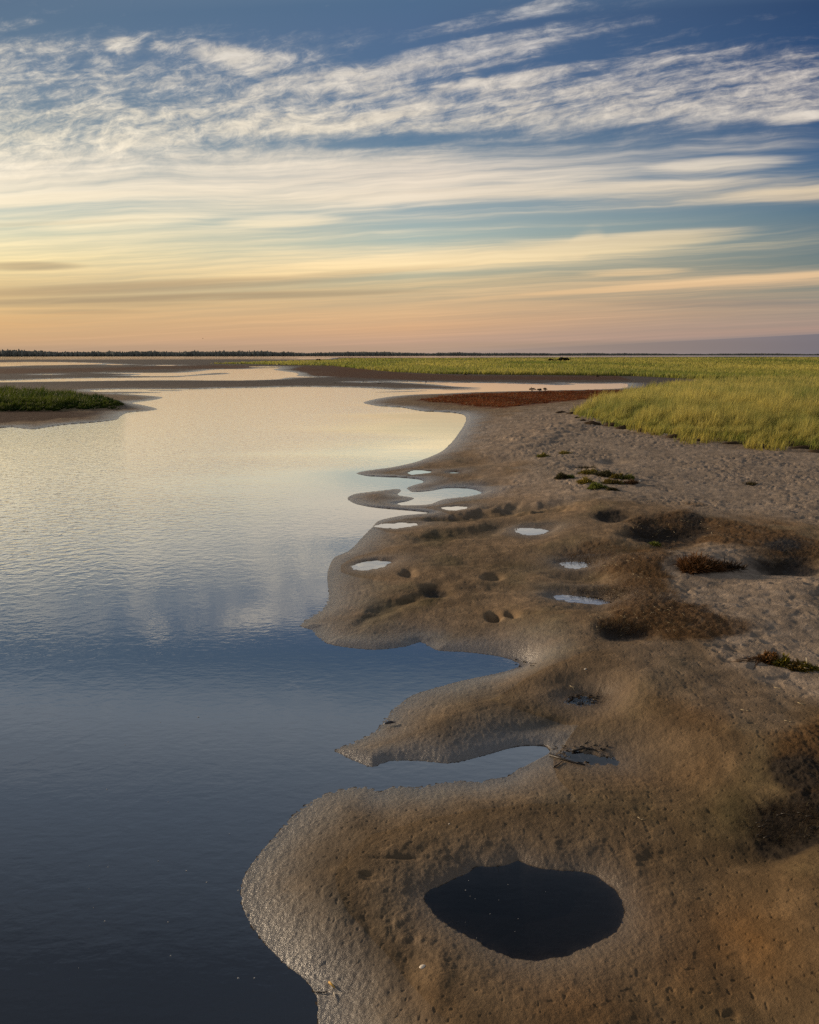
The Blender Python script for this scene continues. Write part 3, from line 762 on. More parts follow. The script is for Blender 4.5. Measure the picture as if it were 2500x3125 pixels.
OL1, OL2 = (.090, .080, .014), (.270, .205, .036)
GR1, GR2 = (.070, .090, .014), (.220, .235, .040)
DK1, DK2 = (.028, .024, .011), (.100, .085, .030)
RB1, RB2 = (.050, .028, .014), (.120, .065, .030)
plant(1143, 962, 26, 9, 'small green plant alone on the sand, upper left of the plant cluster', GR1, OL2, 500, 1)
plant(1190, 956, 30, 7, 'flat olive plant alone on the sand above the plant cluster', OL1, OL2, 450, 2)
plant(1186, 1007, 34, 15, 'dark bushy plant at the left end of the plant cluster', DK1, DK2, 700, 3)
plant(1201, 1007, 14, 8, 'bright green sprig against the dark plant at the left end of the cluster', GR1, GR2, 300, 4)
plant(1236, 989, 50, 9, 'brown dried plant along the top of the plant cluster', RB1, DK2, 500, 5)
plant(1242, 998, 42, 14, 'olive mound of leaves in the middle of the plant cluster', OL1, OL2, 900, 6)
plant(1274, 1001, 50, 12, 'wide dark plant beside the olive mound in the cluster', DK1, DK2, 900, 7)
plant(1233, 1018, 38, 15, 'round yellow green plant below the olive mound', (.13, .10, .014), (.33, .245, .034), 900, 8)
plant(1258, 1028, 42, 15, 'bright green round plant lowest in the cluster', GR1, GR2, 900, 9)
plant(1290, 1018, 46, 12, 'brownish olive plant right of the lowest green plant', RB1, OL2, 700, 10)
plant(1300, 1007, 26, 14, 'upright dark olive plant at the right end of the cluster', DK1, OL2, 600, 11)
plant(1320, 1008, 34, 10, 'low dark green plant trailing off the right end of the cluster', DK1, GR2, 500, 12)
plant(1330, 1018, 28, 8, 'small reddish brown plant right of and below the cluster', RB1, RB2, 400, 13)
plant(1580, 1021, 34, 5, 'thin brown patch of weed alone on the trampled sand at right', RB1, DK2, 250, 14)
plant(1378, 1150, 18, 7, 'tiny green plant on the rim of the black hollow', GR1, GR2, 250, 15)
plant(1290, 1032, 22, 5, 'dark scrap of weed on the sand just below the cluster', DK1, DK2, 200, 17)

# dead brown tuft and the seaweed heap
p = place(1470, 1198); dep = p.y * CP + CH * SP
t = bpy.data.objects.new('dead_grass_tuft', None); COL.objects.link(t); t.location = p
tag(t, 'heaped rusty brown tuft of dead grass on grey sand', 'grass tuft')
clump_mesh('tuft_heap', 1600, 42 * dep / F, 34 * dep / F, 24 * dep / F, .16, .006, (.055, .024, .008), (.170, .078, .026), M_straw, t, 21, 0.2)
o = clump_mesh('trailing_weed', 500, 46 * dep / F, 16 * dep / F, 9 * dep / F, .14, .006, (.022, .013, .007), (.075, .042, .018), M_straw, t, 22, 0.3)
o.location = (52 * dep / F, 0.05, 0.0)

p = place(1646, 1402); dep = p.y * CP + CH * SP
t = bpy.data.objects.new('seaweed_heap', None); COL.objects.link(t); t.location = p
tag(t, 'olive and brown heap of washed up seaweed on the sand near the right edge', 'seaweed')
for dx, dy, rx, ry, h, c1, c2, sd_, nm in ((-18, .10, 20, 18, 18, (.05, .024, .008), (.15, .075, .025), 31, 'brown_frond'), (2, .02, 22, 16, 13, (.045, .040, .005), (.150, .120, .015), 32, 'olive_frond'),
                                        (28, -.08, 26, 14, 10, (.035, .024, .006), (.110, .072, .018), 33, 'brown_frond'), (44, -.13, 18, 12, 9, (.045, .036, .005), (.130, .100, .014), 34, 'olive_frond')):
    o = clump_mesh(nm, 520, rx * dep / F, ry * dep / F, h * 1.45 * dep / F, .06, .008, tuple(1.5 * q for q in c1), tuple(1.6 * q for q in c2), M_weed, t, sd_, 0.25)
    o.location = (dx * dep / F, dy, 0.0)
gs = []
for k in range(14):
    a = random.uniform(2.2, 4.2); L = random.uniform(.12, .34); cv = random.uniform(-.8, .8)
    pts = []
    for s in range(6):
        q = s / 5; x = -0.16 + math.cos(a + cv * q) * L * q; y = 0.1 + math.sin(a + cv * q) * L * q * .6
        pts.append((x, y, float(H(p.x + x, p.y + y)) - p.z + 0.006 + 0.05 * (1 - q) ** 2))
    gs.append(tube_geo(pts, [.004] * 5 + [.002], 4))
v_, f_ = join_geo(gs)
mesh_py('strand', v_, f_, M_weed, np.tile(np.array([[.06, .03, .012]]), (len(v_), 1)), t)
for k in range(7):
    x = random.uniform(-.05, .35); y = random.uniform(-.22, .02); a = random.uniform(-.9, .3)
    v_, f_ = tube_geo([(x, y, .05), (x + .05 * math.cos(a), y + .05 * math.sin(a), .045)], .0022, 4)
    mesh_py('pale_straw', v_, f_, M_straw, np.tile(np.array([[.45, .36, .22]]), (len(v_), 1)), t)

# peat clods along the foot of the tall grass
def clod(px, py, wpx, hpx, seed):
    p = place(px, py); dep = p.y * CP + (CH - p.z) * SP
    rx = wpx / 2 * dep / F; h = hpx * dep / F
    r = random.Random(seed); V = []; Fc = []; n1, n2 = 5, 14
    for i in range(n1):
        q = i / (n1 - 1); rr = math.cos(q * 1.45) ** 0.7
        for k in range(n2):
            a = 6.2832 * k / n2; j = 1 + 0.32 * math.sin(a * 2 + seed) + r.uniform(-.16, .16)
            V.append((math.cos(a) * rx * rr * j, math.sin(a) * rx * 0.55 * rr * j, h * (q ** 0.8) * r.uniform(.75, 1.1) - 0.03))
        if i:
            b = (i - 1) * n2
            for k in range(n2):
                k2 = (k + 1) % n2; Fc.append((b + k, b + k2, b + n2 + k2, b + n2 + k))
    Fc.append(tuple(range((n1 - 1) * n2, n1 * n2)))
    o = mesh_py('peat_clod', V, Fc, M_peat); o.location = p
    tag(o, 'ragged dark brown peat clod lying at the foot of the tall grass', 'peat clod', 'peat clods along the foot of the tall grass')
for i, (x, y, w, h) in enumerate([(1182,869,22,5),(1204,871,26,5),(1228,886,14,5),(1246,892,34,7),(1262,894,10,5),(1290,896,34,8),(1318,902,42,9),(1352,909,18,9),(1385,914,30,6),(1426,921,38,9),(1446,926,48,7),(1470,928,40,6),
        (1514,927,20,6),(1556,934,56,7),(1590,926,34,6),(1640,929,60,6),(1600,941,70,8),(1650,937,50,7),(1676,935,70,9),(1700,944,60,8),(1722,952,50,7),(1540,922,18,5),(1490,916,18,6),(1216,880,12,4)]):
    clod(x, y, w, h, i * 3 + 1)

def stick(name, pts_px, rad_px, mat, label, cat, group=None, lift=0.0, sides=6, forks=()):
    P_ = [place(x, y) for x, y in pts_px]; o0 = P_[0].copy(); dep = o0.y * CP + CH * SP
    r = rad_px * dep / F
    parts = [tube_geo([p - o0 + Vector((0, 0, r * 0.6 + lift)) for p in P_], [r * (1 - 0.5 * i / max(1, len(P_) - 1)) for i in range(len(P_))], sides)]
    for (i, dx, dy, dz) in forks:
        b = P_[i] - o0 + Vector((0, 0, r * 0.6 + lift))
        parts.append(tube_geo([b, b + Vector((dx * .5, dy * .5, dz * .7)), b + Vector((dx, dy, dz))], [r * .7, r * .5, r * .25], 4))
    v_, f_ = join_geo(parts)
    tn = np.tile(np.array([[.42, .34, .21]]), (len(v_), 1)) if mat is M_straw else None
    o = mesh_py(name, v_, f_, mat, tn, smooth=True); o.location = o0
    return tag(o, label, cat, group)
stick('driftwood_stick', [(1398,915),(1412,916),(1432,917.5)], 1.6, M_drift, 'bleached driftwood stick among the peat clods below the tall grass', 'driftwood')
stick('yellow_stalk', [(693,2071),(699,2077),(705,2083)], 2.6, M_yellow, 'short yellow stalk on wet sand at the water edge', 'stalk', lift=0.006)
stick('grey_stalk', [(703,2092),(705,2100),(706,2108)], 1.3, M_drift, 'thin grey stalk standing below the yellow stalk', 'stalk', lift=0.004)
stick('brown_twig', [(662,2089),(678,2092),(690,2090)], 1.5, M_twig, 'curved dark twig left of the yellow stalk at the water edge', 'twig', lift=0.003)
# long dark stick across the debris patch by the inlet
stick('driftwood_stick', [(1158,1592),(1185,1600),(1212,1608),(1232,1612)], 2.6, M_twig, 'long dark stick along the lower edge of the debris patch by the inlet', 'driftwood', lift=0.002, forks=((1, .05, .03, .01), (2, .06, -.02, .01)))
stick('driftwood_stick', [(1205,1583),(1232,1577),(1258,1582)], 2.4, M_twig, 'arched black stick across the debris patch by the inlet', 'driftwood', lift=0.004, forks=((1, -.04, .03, .012),))
stick('driftwood_stick', [(1166,1617),(1175,1612),(1184,1605)], 1.8, M_twig, 'short curved brown stick on the pale sand below the debris patch', 'driftwood', lift=0.004)
def scatter(cx, cy, rx, ry, k):
    for _ in range(k):
        a = random.uniform(0, 6.28); q = math.sqrt(random.random())
        yield cx + math.cos(a) * q * rx, cy + math.sin(a) * q * ry
for x, y in list(scatter(1225, 1585, 80, 20, 44)):
    L = random.uniform(4, 13); a = random.uniform(-.5, .5) + random.choice((0, 0, 2.8, .8))
    stick('mud_twig', [(x, y), (x + L * .5 * math.cos(a), y + L * .22 * math.sin(a) + random.uniform(-2, 2)), (x + L * math.cos(a), y + L * .45 * math.sin(a))], random.uniform(.6, 1.5), M_twig,
          'black broken twig in the wet debris patch at the head of the inlet', 'twig', 'black twigs in the debris patch by the inlet', lift=random.uniform(-.002, .003), sides=4, forks=((1, random.uniform(-.04, .04), random.uniform(-.04, .04), random.uniform(0.0, .012)),))
for x, y in list(scatter(1228, 1474, 38, 12, 28)):
    L = random.uniform(4, 14); a = random.uniform(-.7, .7)
    stick('mud_twig', [(x, y), (x + L * .5 * math.cos(a), y + L * .2 * math.sin(a) - 1), (x + L * math.cos(a), y + L * .4 * math.sin(a))], random.uniform(.8, 1.8), M_twig,
          'black twig in the small dark mud hole above the debris patch', 'twig', 'black twigs in the small dark mud hole', lift=random.uniform(0, .01), sides=4)
for x, y in list(scatter(1645, 1742, 80, 36, 22)):
    L = random.uniform(6, 22); a = random.uniform(-.7, .7)
    stick('mud_twig', [(x, y), (x + L * .5 * math.cos(a), y + L * .25 * math.sin(a) - 2), (x + L * math.cos(a), y + L * .4 * math.sin(a))], random.uniform(.8, 1.8), M_twig,
          'black twig in the big dark hollow at the right edge', 'twig', 'black twigs in the big dark hollow', lift=random.uniform(0, .01), sides=4)
for x, y in list(scatter(1100, 1396, 26, 10, 9)):
    stick('mud_twig', [(x, y), (x + random.uniform(3, 10), y + random.uniform(-2, 2))], random.uniform(.8, 1.6), M_twig, 'dark scrap of wood at the tip of the wide bay', 'twig', 'dark scraps at the tip of the wide bay', lift=.003, sides=4)
# pale straws
STRAWS = [((1343,1722),(1350,1727),(1357,1724),'pale forked straw on the brown sand beyond the big pool'),((1200,1445),(1206,1448),(1210,1456),'thin pale straw above the small dark mud hole'),
 ((1630,1448),(1640,1451),(1650,1453),'pale straw on the sand below the seaweed heap'),((1652,1518),(1662,1521),(1668,1520),'pale straw with a whitish head near the right edge'),
 ((1680,1480),(1688,1484),(1694,1483),'short pale straw close to the right edge below the seaweed'),((1560,1495),(1572,1498),(1580,1497),'single pale straw on open brown sand right of the mud hole')]
for a, b, c, lab in STRAWS:
    stick('dry_straw', [a, b, c], 0.8, M_straw, lab, 'straw', lift=.004, sides=4, forks=((1, .03, -.015, .006),))
for x, y in list(scatter(1300, 1225, 90, 50, 60)) + list(scatter(1340, 1310, 110, 34, 70)) + list(scatter(1420, 1120, 120, 26, 30)):
    L = random.uniform(3, 11); a = random.uniform(0, 6.28)
    stick('dry_straw', [(x, y), (x + L * .5 * math.cos(a), y + L * .25 * math.sin(a) + random.uniform(-1, 1)), (x + L * math.cos(a), y + L * .5 * math.sin(a))], random.uniform(.28, .5), M_straw,
          'fine pale straw strewn over the brown dead grass round the upper pools', 'straw', 'pale straws strewn over the dead grass', lift=random.uniform(.01, .03), sides=3)

# shells
def shell(px, py, Lpx, mat, label, name='clam_shell', rot=0.3, flat=0.45):
    p = place(px, py); dep = p.y * CP + CH * SP; L = Lpx * dep / F / 2
    V = []; Fc = []; n1, n2 = 7, 16
    for i in range(n1):
        q = i / (n1 - 1) * 1.5
        for k in range(n2):
            a = 6.2832 * k / n2
            rib = 1 + 0.03 * math.cos(a * 12)
            x = math.cos(a) * math.cos(q) * L * rib; y = math.sin(a) * math.cos(q) * L * 0.68 * rib * (1 - 0.25 * math.cos(a))
            V.append((x + L * .18 * math.sin(q), y, math.sin(q) * L * flat))
        if i:
            b = (i - 1) * n2
            for k in range(n2):
                k2 = (k + 1) % n2; Fc.append((b + k, b + k2, b + n2 + k2, b + n2 + k))
    Fc.append(tuple(range((n1 - 1) * n2, n1 * n2)))
    o = mesh_py(name, V, Fc, mat, smooth=True); o.location = p + Vector((0, 0, 0.001)); o.rotation_euler = (0.1, -0.12, rot)
    return tag(o, label, 'shell')
shell(890, 2036, 14, M_shell, 'cream clam shell on the orange brown sand in front of the big pool')
shell(1233, 1409, 6, M_shell, 'tiny white shell on the sand above the small dark mud hole', 'shell_fragment')
shell(946, 1735, 4, M_shell, 'tiny white shell chip on the near lobe left of the big pool', 'shell_fragment')
shell(1348, 1013, 5, M_shell, 'white shell chip beside the small reddish plant', 'shell_fragment')
# black mussel shell with a drawn out tip on the pointed spit
p = place(826, 1526); V = []; Fc = []; n1, n2 = 9, 10
for i in range(n1):
    q = i / (n1 - 1); w = 0.020 * math.sin(min(1, q * 1.15 + 0.02) * 2.9) ** 0.8 + 0.001; x = -0.085 + 0.12 * q
    for k in range(n2):
        a = 6.2832 * k / n2
        V.append((x, math.cos(a) * w * 0.8, 0.012 + 0.6 * w + math.sin(a) * w * 0.7 + 0.008 * q))
    if i:
        b = (i - 1) * n2
        for k in range(n2): Fc.append((b + k, b + (k + 1) % n2, b + n2 + (k + 1) % n2, b + n2 + k))
Fc.append(tuple(range(n2))[::-1]); Fc.append(tuple(range(len(V) - n2, len(V))))
o = mesh_py('mussel_shell', V, Fc, M_mussel, smooth=True); o.location = p; o.rotation_euler = (0, 0, 0.25)
tag(o, 'black mussel shell on the wet edge of the pointed spit', 'shell')

# flecks of foam on the water
V = []; Fc = []
fl = list(scatter(430, 1990, 330, 150, 22)) + list(scatter(640, 2105, 40, 50, 14)) + list(scatter(260, 1780, 260, 120, 8)) + list(scatter(500, 1560, 300, 80, 4))
fl = [(x, y) for x, y in fl if x > -100 and x < 505 + max(0, (y - 2000)) * .6 and y < 2200]
pf = [(x, y, .062) for x, y in scatter(1060, 1915, 150, 70, 12)]
for (x, y, z0) in [(x, y, 0.0) for x, y in fl] + pf:
    X, Y = G(x, y, z0); r = random.uniform(.0015, .0045) * (1.6 if random.random() < .1 else 1) * (0.5 if z0 else 1); b = len(V); a0 = random.uniform(0, 6)
    for ring, zz in ((1.0, 0.0012), (.6, .004)):
        for k in range(6):
            a = a0 + k * 1.047; V.append((X + math.cos(a) * r * 1.5 * ring, Y + math.sin(a) * r * ring, z0 + zz))
    for k in range(6): Fc.append((b + k, b + (k + 1) % 6, b + 6 + (k + 1) % 6, b + 6 + k))
    Fc.append(tuple(b + 6 + k for k in range(6)))
tag(mesh_py('foam_flecks', V, Fc, M_foam), kind='stuff')

# shrubs, bushes, posts, far rocks, bird
def shrub(px, py, wpx, hpx, label, seed):
    p = place(px, py); dep = p.y * CP; w = wpx * dep / F / 2; h = hpx * dep / F
    t = bpy.data.objects.new('salt_shrub', None); COL.objects.link(t); t.location = p; tag(t, label, 'shrub', 'sparse shrubs on the red spit')
    r = random.Random(seed); gs = []
    for k in range(5):
        a = r.uniform(-1, 1); gs.append(tube_geo([(0, 0, -.05), (a * w * .5, 0, h * .5), (a * w, r.uniform(-w, w), h * r.uniform(.8, 1))], [.02, .015, .008], 4))
    v_, f_ = join_geo(gs); mesh_py('stem', v_, f_, M_twig, None, t)
    o = clump_mesh('foliage', 160, w, w, h * .7, .10, .03, (.035, .028, .016), (.11, .08, .05), M_plant, t, seed); o.location = (0, 0, h * .45)
shrub(1121, 823.5, 14, 7, 'leafy brown shrub standing on the red spit against the water', 3)
shrub(1136, 823.5, 9, 5, 'low middle shrub of the three on the red spit', 5)
shrub(1148, 822.8, 7, 6, 'thin right hand shrub of the three on the red spit', 8)
def bush(px, py, wpx, hpx, label, seed):
    p = place(px, py); dep = p.y * CP; w = wpx * dep / F / 2; h = hpx * dep / F
    o = clump_mesh('bush', 700, w, w * .7, h, h * .35, h * .12, (.010, .012, .006), (.032, .034, .016), M_plant, None, seed); o.location = p + Vector((0, -1.5, 0.3)); tag(o, label, 'bush', 'dark bushes in the far meadow')
bush(1160, 760.5, 20, 4.5, 'low flat dark bush in the far meadow, left of the taller one', 3)
bush(1186, 760.5, 26, 8, 'taller rounded dark bush in the far meadow', 4)
bush(672, 760, 9, 4, 'tiny dark bush at the far tip of the meadow', 5)
for px, py, hp, lab in ((731, 772, 8, 'thin wooden post standing in the meadow edge above the red shore'), (692, 769.5, 6, 'shorter wooden post farther left in the meadow')):
    p = place(px, py); h = hp * p.y / F; r = 0.55 * p.y / F
    v_, f_ = tube_geo([(0, 0, -.2), (0.02, 0, h * .5), (0.05, 0, h), (0.05, 0, h + .04)], [r, r * .95, r * .9, r * .4], 8)
    o = mesh_py('wooden_post', v_, f_, M_post); o.location = p; tag(o, lab, 'post')
def rock(px, py, wpx, hpx, label, seed):
    p = place(px, py); dep = p.y; r = random.Random(seed); w = wpx * dep / F / 2; h = hpx * dep / F; V = []; Fc = []
    for i in range(4):
        q = i / 3
        for k in range(9):
            a = .698 * k; j = r.uniform(.8, 1.2) * (1 - .75 * q * q); V.append((math.cos(a) * w * j, math.sin(a) * w * .7 * j, h * q - .05))
        if i:
            for k in range(9): Fc.append(((i-1)*9 + k, (i-1)*9 + (k+1) % 9, i*9 + (k+1) % 9, i*9 + k))
    Fc.append(tuple(range(27, 36)))
    o = mesh_py('mud_rock', V, Fc, M_peat); o.location = p; tag(o, label, 'rock', 'dark lumps on the far mudflat')
rock(706, 806.5, 4, 2.5, 'small dark lump on the far mudflat', 2)
rock(798, 807.6, 12, 2, 'long dark lump on the far mudflat beside the thin channel', 4)
rock(897, 805, 4, 2, 'dark lump at the edge of the green algae on the far channel', 6)
rock(1258, 793, 8, 4, 'dark tussock on the brown far shore below the meadow', 7)
rock(980, 789, 8, 3, 'low dark tussock at the foot of the far meadow', 9)
# gull far off, low over the wooded shore
by = 420.0; bz = CH + (747 - 714) / F * by; bx = (436.6 - CX) / F * by
b = bpy.data.objects.new('bird', None); COL.objects.link(b); b.location = (bx, by, bz); tag(b, 'tiny dark bird in flight above the far treeline', 'bird')
v_, f_ = tube_geo([(-.28, 0, 0), (-.2, 0, .02), (0, 0, .03), (.16, 0, .04), (.24, 0, .06), (.30, 0, .05)], [.01, .05, .08, .06, .045, .008], 8); mesh_py('body', v_, f_, M_bird, None, b, True)
for s in (-1, 1):
    V = []; Fc = []
    for i, (yy, zz, c0, c1) in enumerate(((0.05, .03, .12, -.10), (.28, .16, .10, -.10), (.62, .06, -.04, -.14))):
        V += [(c0, s * yy, zz + .01), (c1, s * yy, zz), (c0, s * yy, zz - .01)]
        if i:
            q = (i - 1) * 3
            for k in range(3): Fc.append((q + k, q + (k + 1) % 3, q + 3 + (k + 1) % 3, q + 3 + k))
    Fc.append((6, 7, 8)); Fc.append((2, 1, 0)); mesh_py('wing', V, Fc, M_bird, None, b)

# ---------------------------------------------------------------- sun and sky
SUN_EL, SUN_AZ = math.radians(11.5), math.radians(-62.0)     # azimuth from the view direction, minus = left
sd_l = bpy.data.lights.new('sun', 'SUN'); so = bpy.data.objects.new('sun', sd_l); COL.objects.link(so)
sd_l.energy = 4.7; sd_l.angle = math.radians(6.0); sd_l.color = (1.0, 0.78, 0.54)
dirv = Vector((math.sin(SUN_AZ) * math.cos(SUN_EL), math.cos(SUN_AZ) * math.cos(SUN_EL), math.sin(SUN_EL)))
so.rotation_euler = dirv.to_track_quat('Z', 'Y').to_euler()

w = bpy.data.worlds.new('World'); scene.world = w; w.use_nodes = True
nt = w.node_tree; nt.nodes.clear(); n = N(nt)
def lin(c): return tuple((x / 255 / 12.92 if x / 255 <= .04045 else ((x / 255 + .055) / 1.055) ** 2.4) for x in c)
def vrow(y): return math.tan(math.atan((CY - y) / F) - PITCH)
co = n('ShaderNodeTexCoord').outputs['Generated']
s = n('ShaderNodeSeparateXYZ', {0: n('ShaderNodeVectorMath', {0: co}, operation='NORMALIZE').outputs[0]})
dx, dy, dz = s.outputs
hl = n.m('SQRT', n.m('ADD', n.m('MULTIPLY', dx, dx), n.m('MULTIPLY', dy, dy)))
den = n.m('MAXIMUM', dy, n.m('MULTIPLY_ADD', hl, 0.35, 1e-4))
U = n.m('DIVIDE', dx, den); Vv = n.m('DIVIDE', dz, den)
KS = 0.05
VS = n.m('SUBTRACT', Vv, n.m('MULTIPLY', U, KS))           # streaks rise gently to the right
VMAX = 1.1
def ramp(rows, x, colour=True):
    """rows: (traced row or ('v', value), colour/value); mapped with a sqrt so that the horizon gets resolution"""
    r = n('ShaderNodeValToRGB', {0: n.m('SQRT', n.m('DIVIDE', n.m('MAXIMUM', VS, 0.0), VMAX))})
    el = r.color_ramp.elements; r.color_ramp.interpolation = 'EASE' if not colour else 'LINEAR'
    pts = []
    u = (x - CX) / F
    for y, c in rows:
        v = y[1] if isinstance(y, tuple) else vrow(y) - KS * u
        pts.append((math.sqrt(max(v, 0) / VMAX), (*lin(c), 1) if colour else (c, c, c, 1)))
    pts.sort(key=lambda q: q[0]); pts = pts[:32]
    while len(el) < len(pts): el.new(0.5)
    for e, (p, c) in zip(el, pts): e.position = min(1, p)
    for e, (p, c) in zip(el, pts): e.color = c
    return r.outputs[0]
fL = n.sm(U, -0.5, 0.0); fR = n.sm(U, 0.0, 0.5)
fL = n('ShaderNodeMapRange', {'Value': U, 'From Min': -0.5, 'From Max': 0.0}).outputs[0]
fR = n('ShaderNodeMapRange', {'Value': U, 'From Min': 0.0, 'From Max': 0.5}).outputs[0]
def tri(l, m, r, colour=True):
    return n.mixc(fR, n.mixc(fL, ramp(l, 0, colour), ramp(m, CX, colour)), ramp(r, 1725, colour))
TOP = [(('v', .43), (112, 131, 151)), (('v', .47), (138, 150, 164)), (('v', .60), (98, 112, 130)), (('v', .85), (46, 55, 69)), (('v', 1.1), (40, 46, 56))]
clear = tri([(747,(182,152,128)),(720,(198,162,124)),(690,(206,170,126)),(650,(214,182,132)),(600,(206,182,138)),(550,(206,198,158)),(500,(204,204,176)),(450,(190,198,184)),(400,(168,180,178)),(330,(136,154,162)),(250,(112,134,150)),(150,(98,122,146)),(60,(90,114,138)),(0,(84,108,134))] + TOP,
            [(747,(174,150,136)),(720,(188,156,134)),(690,(202,164,130)),(650,(200,170,134)),(600,(176,168,140)),(550,(176,184,166)),(500,(164,180,174)),(450,(150,168,172)),(400,(130,152,164)),(330,(100,128,150)),(250,(82,112,144)),(150,(78,106,140)),(60,(78,104,138)),(0,(76,104,136))] + TOP,
            [(747,(120,114,120)),(715,(140,128,128)),(690,(158,138,128)),(650,(146,136,126)),(600,(122,130,124)),(550,(106,122,124)),(500,(96,116,126)),(450,(86,112,130)),(400,(72,104,132)),(330,(58,92,130)),(250,(48,80,120)),(150,(42,72,114)),(60,(40,68,108)),(0,(38,64,102))] + TOP)
CT = [(('v', .46), (190, 186, 184)), (('v', .7), (120, 126, 136)), (('v', 1.1), (50, 54, 62))]
cloud = tri([(747,(184,154,130)),(700,(208,164,118)),(670,(214,170,118)),(640,(226,184,128)),(600,(240,204,142)),(560,(252,224,164)),(500,(252,234,188)),(430,(248,232,200)),(360,(244,230,206)),(280,(240,228,202)),(200,(236,224,202)),(100,(224,214,196)),(0,(190,186,184))] + CT,
            [(747,(172,150,136)),(720,(196,158,132)),(690,(212,168,128)),(650,(222,182,136)),(600,(228,196,148)),(560,(250,222,172)),(500,(240,222,186)),(430,(234,218,194)),(360,(232,216,196)),(280,(222,210,190)),(200,(214,204,190)),(100,(198,192,186)),(0,(184,182,182))] + CT,
            [(747,(118,112,120)),(715,(140,128,128)),(690,(176,144,130)),(650,(172,150,132)),(600,(206,172,136)),(580,(226,190,148)),(500,(190,178,150)),(430,(176,164,150)),(395,(214,194,164)),(340,(206,196,180)),(250,(212,202,190)),(150,(208,198,188)),(60,(190,184,182)),(0,(170,172,176))] + CT)
CV = [(('v', .46), .28), (('v', .7), .25), (('v', 1.1), .2)]
cov = tri([(747,.45),(715,.55),(690,.62),(655,.60),(640,.35),(622,.62),(606,.42),(590,.62),(560,.66),(540,.55),(515,.66),(488,.50),(470,.66),(450,.44),(428,.78),(385,.98),(355,.92),(335,.80),(300,.70),(262,.58),(225,.62),(185,.56),(150,.62),(112,.52),(86,.34),(62,.10),(30,.08),(0,.12)] + CV,
          [(747,.42),(720,.56),(690,.62),(650,.62),(625,.50),(600,.55),(585,.42),(560,.74),(545,.74),(525,.58),(508,.34),(490,.46),(475,.28),(462,.42),(446,.40),(418,.86),(375,.84),(345,.70),(315,.48),(292,.34),(262,.72),(235,.70),(205,.54),(180,.58),(150,.46),(120,.22),(80,.16),(30,.14),(0,.12)] + CV,
          [(747,.40),(715,.48),(690,.62),(665,.50),(645,.58),(620,.40),(600,.32),(588,.72),(574,.76),(560,.34),(530,.22),(500,.30),(470,.26),(440,.22),(424,.44),(412,.82),(395,.80),(378,.36),(345,.15),(300,.14),(262,.16),(232,.58),(200,.66),(150,.58),(110,.52),(85,.34),(60,.20),(30,.10),(0,.06)] + CV, False)
cov = n('ShaderNodeSeparateColor', {0: cov}).outputs[0]
def spot(px, py, rx, ry, rot, a):
    """one cloud patch: soft ellipse in direction space"""
    v0 = vrow(py); u0 = (px - CX) / F * (CP - v0 * SP); sc = 1.0 / F
    v1 = (vrow(py - ry) - vrow(py + ry)) / 2; u1 = rx / F
    c_, s_ = math.cos(math.radians(rot)), math.sin(math.radians(rot))
    du = n.m('SUBTRACT', U, u0); dv = n.m('SUBTRACT', Vv, v0)
    a1 = n.m('ADD', n.m('MULTIPLY', du, c_ / u1), n.m('MULTIPLY', dv, s_ / u1))
    a2 = n.m('ADD', n.m('MULTIPLY', du, -s_ / v1), n.m('MULTIPLY', dv, c_ / v1))
    d2 = n.m('ADD', n.m('MULTIPLY', a1, a1), n.m('MULTIPLY', a2, a2))
    return n.m('MULTIPLY', n.sm(d2, 1.6, 0.0), a)
for sp_ in [(1040,40,190,22,11,.44),(1150,8,90,16,16,.42),(1060,92,280,28,9,.46),(1090,140,250,11,9,-.30),(1010,66,200,8,10,-.22),(258,94,40,20,0,.42),(336,98,24,14,0,.30),(450,108,90,24,-4,.40),(640,150,200,34,-8,.25),(1530,345,150,18,3,.34),(1690,248,80,14,6,.42),(1600,300,180,20,2,.14),
            (1000,538,620,20,5,.26),(1350,508,230,22,5,.34),(1235,508,40,26,40,.20),(1340,572,110,8,2,.34),(600,465,120,12,2,.32),(260,468,170,16,3,.26),(1420,600,520,7,4,.30),(870,212,120,20,8,-.22),(820,298,140,14,4,-.30),(500,300,200,14,6,-.12),(1300,440,420,20,0,-.18),
            (300,205,90,18,0,-.22),(80,420,200,12,4,.2),(1200,398,600,14,2,.22),(1150,172,330,34,9,.12),(990,158,26,14,0,.3),(40,52,60,12,6,.34),(600,20,500,50,0,-.25),(1640,30,200,60,0,-.2),(700,245,240,30,6,.14)]:
    cov = n.m('ADD', cov, spot(*sp_))
# textures of the cloud sheets
th = math.radians(11)
ua = n.m('ADD', n.m('MULTIPLY', U, math.cos(th)), n.m('MULTIPLY', Vv, math.sin(th)))
va = n.m('SUBTRACT', n.m('MULTIPLY', Vv, math.cos(th)), n.m('MULTIPLY', U, math.sin(th) * 0.9))
vlog = n.m('LOGARITHM', n.m('ADD', n.m('MAXIMUM', VS, 0.0), 0.07), 2.71828)
def ntex(x, y, sx, sy, z, detail=8.0, rough=.6, dist=0.0):
    v = n('ShaderNodeCombineXYZ', {0: n.m('MULTIPLY', x, sx), 1: n.m('MULTIPLY', y, sy), 2: z})
    return n('ShaderNodeTexNoise', {'Vector': v.outputs[0], 'Scale': 1.0, 'Detail': detail, 'Roughness': rough, 'Distortion': dist}).outputs[0]
warp = ntex(U, Vv, 2.6, 6, 3.3, 4.0)
vw = n.m('MULTIPLY_ADD', n.m('SUBTRACT', warp, .5), 0.06, va)
streak = ntex(U, n.m('MULTIPLY_ADD', n.m('SUBTRACT', warp, .5), .16, vlog), 1.5, 9.0, 1.0, 8.0, .58, .12)
fine = ntex(U, n.m('MULTIPLY_ADD', n.m('SUBTRACT', warp, .5), .14, vlog), 4.0, 30.0, 5.0, 7.0, .62, .1)
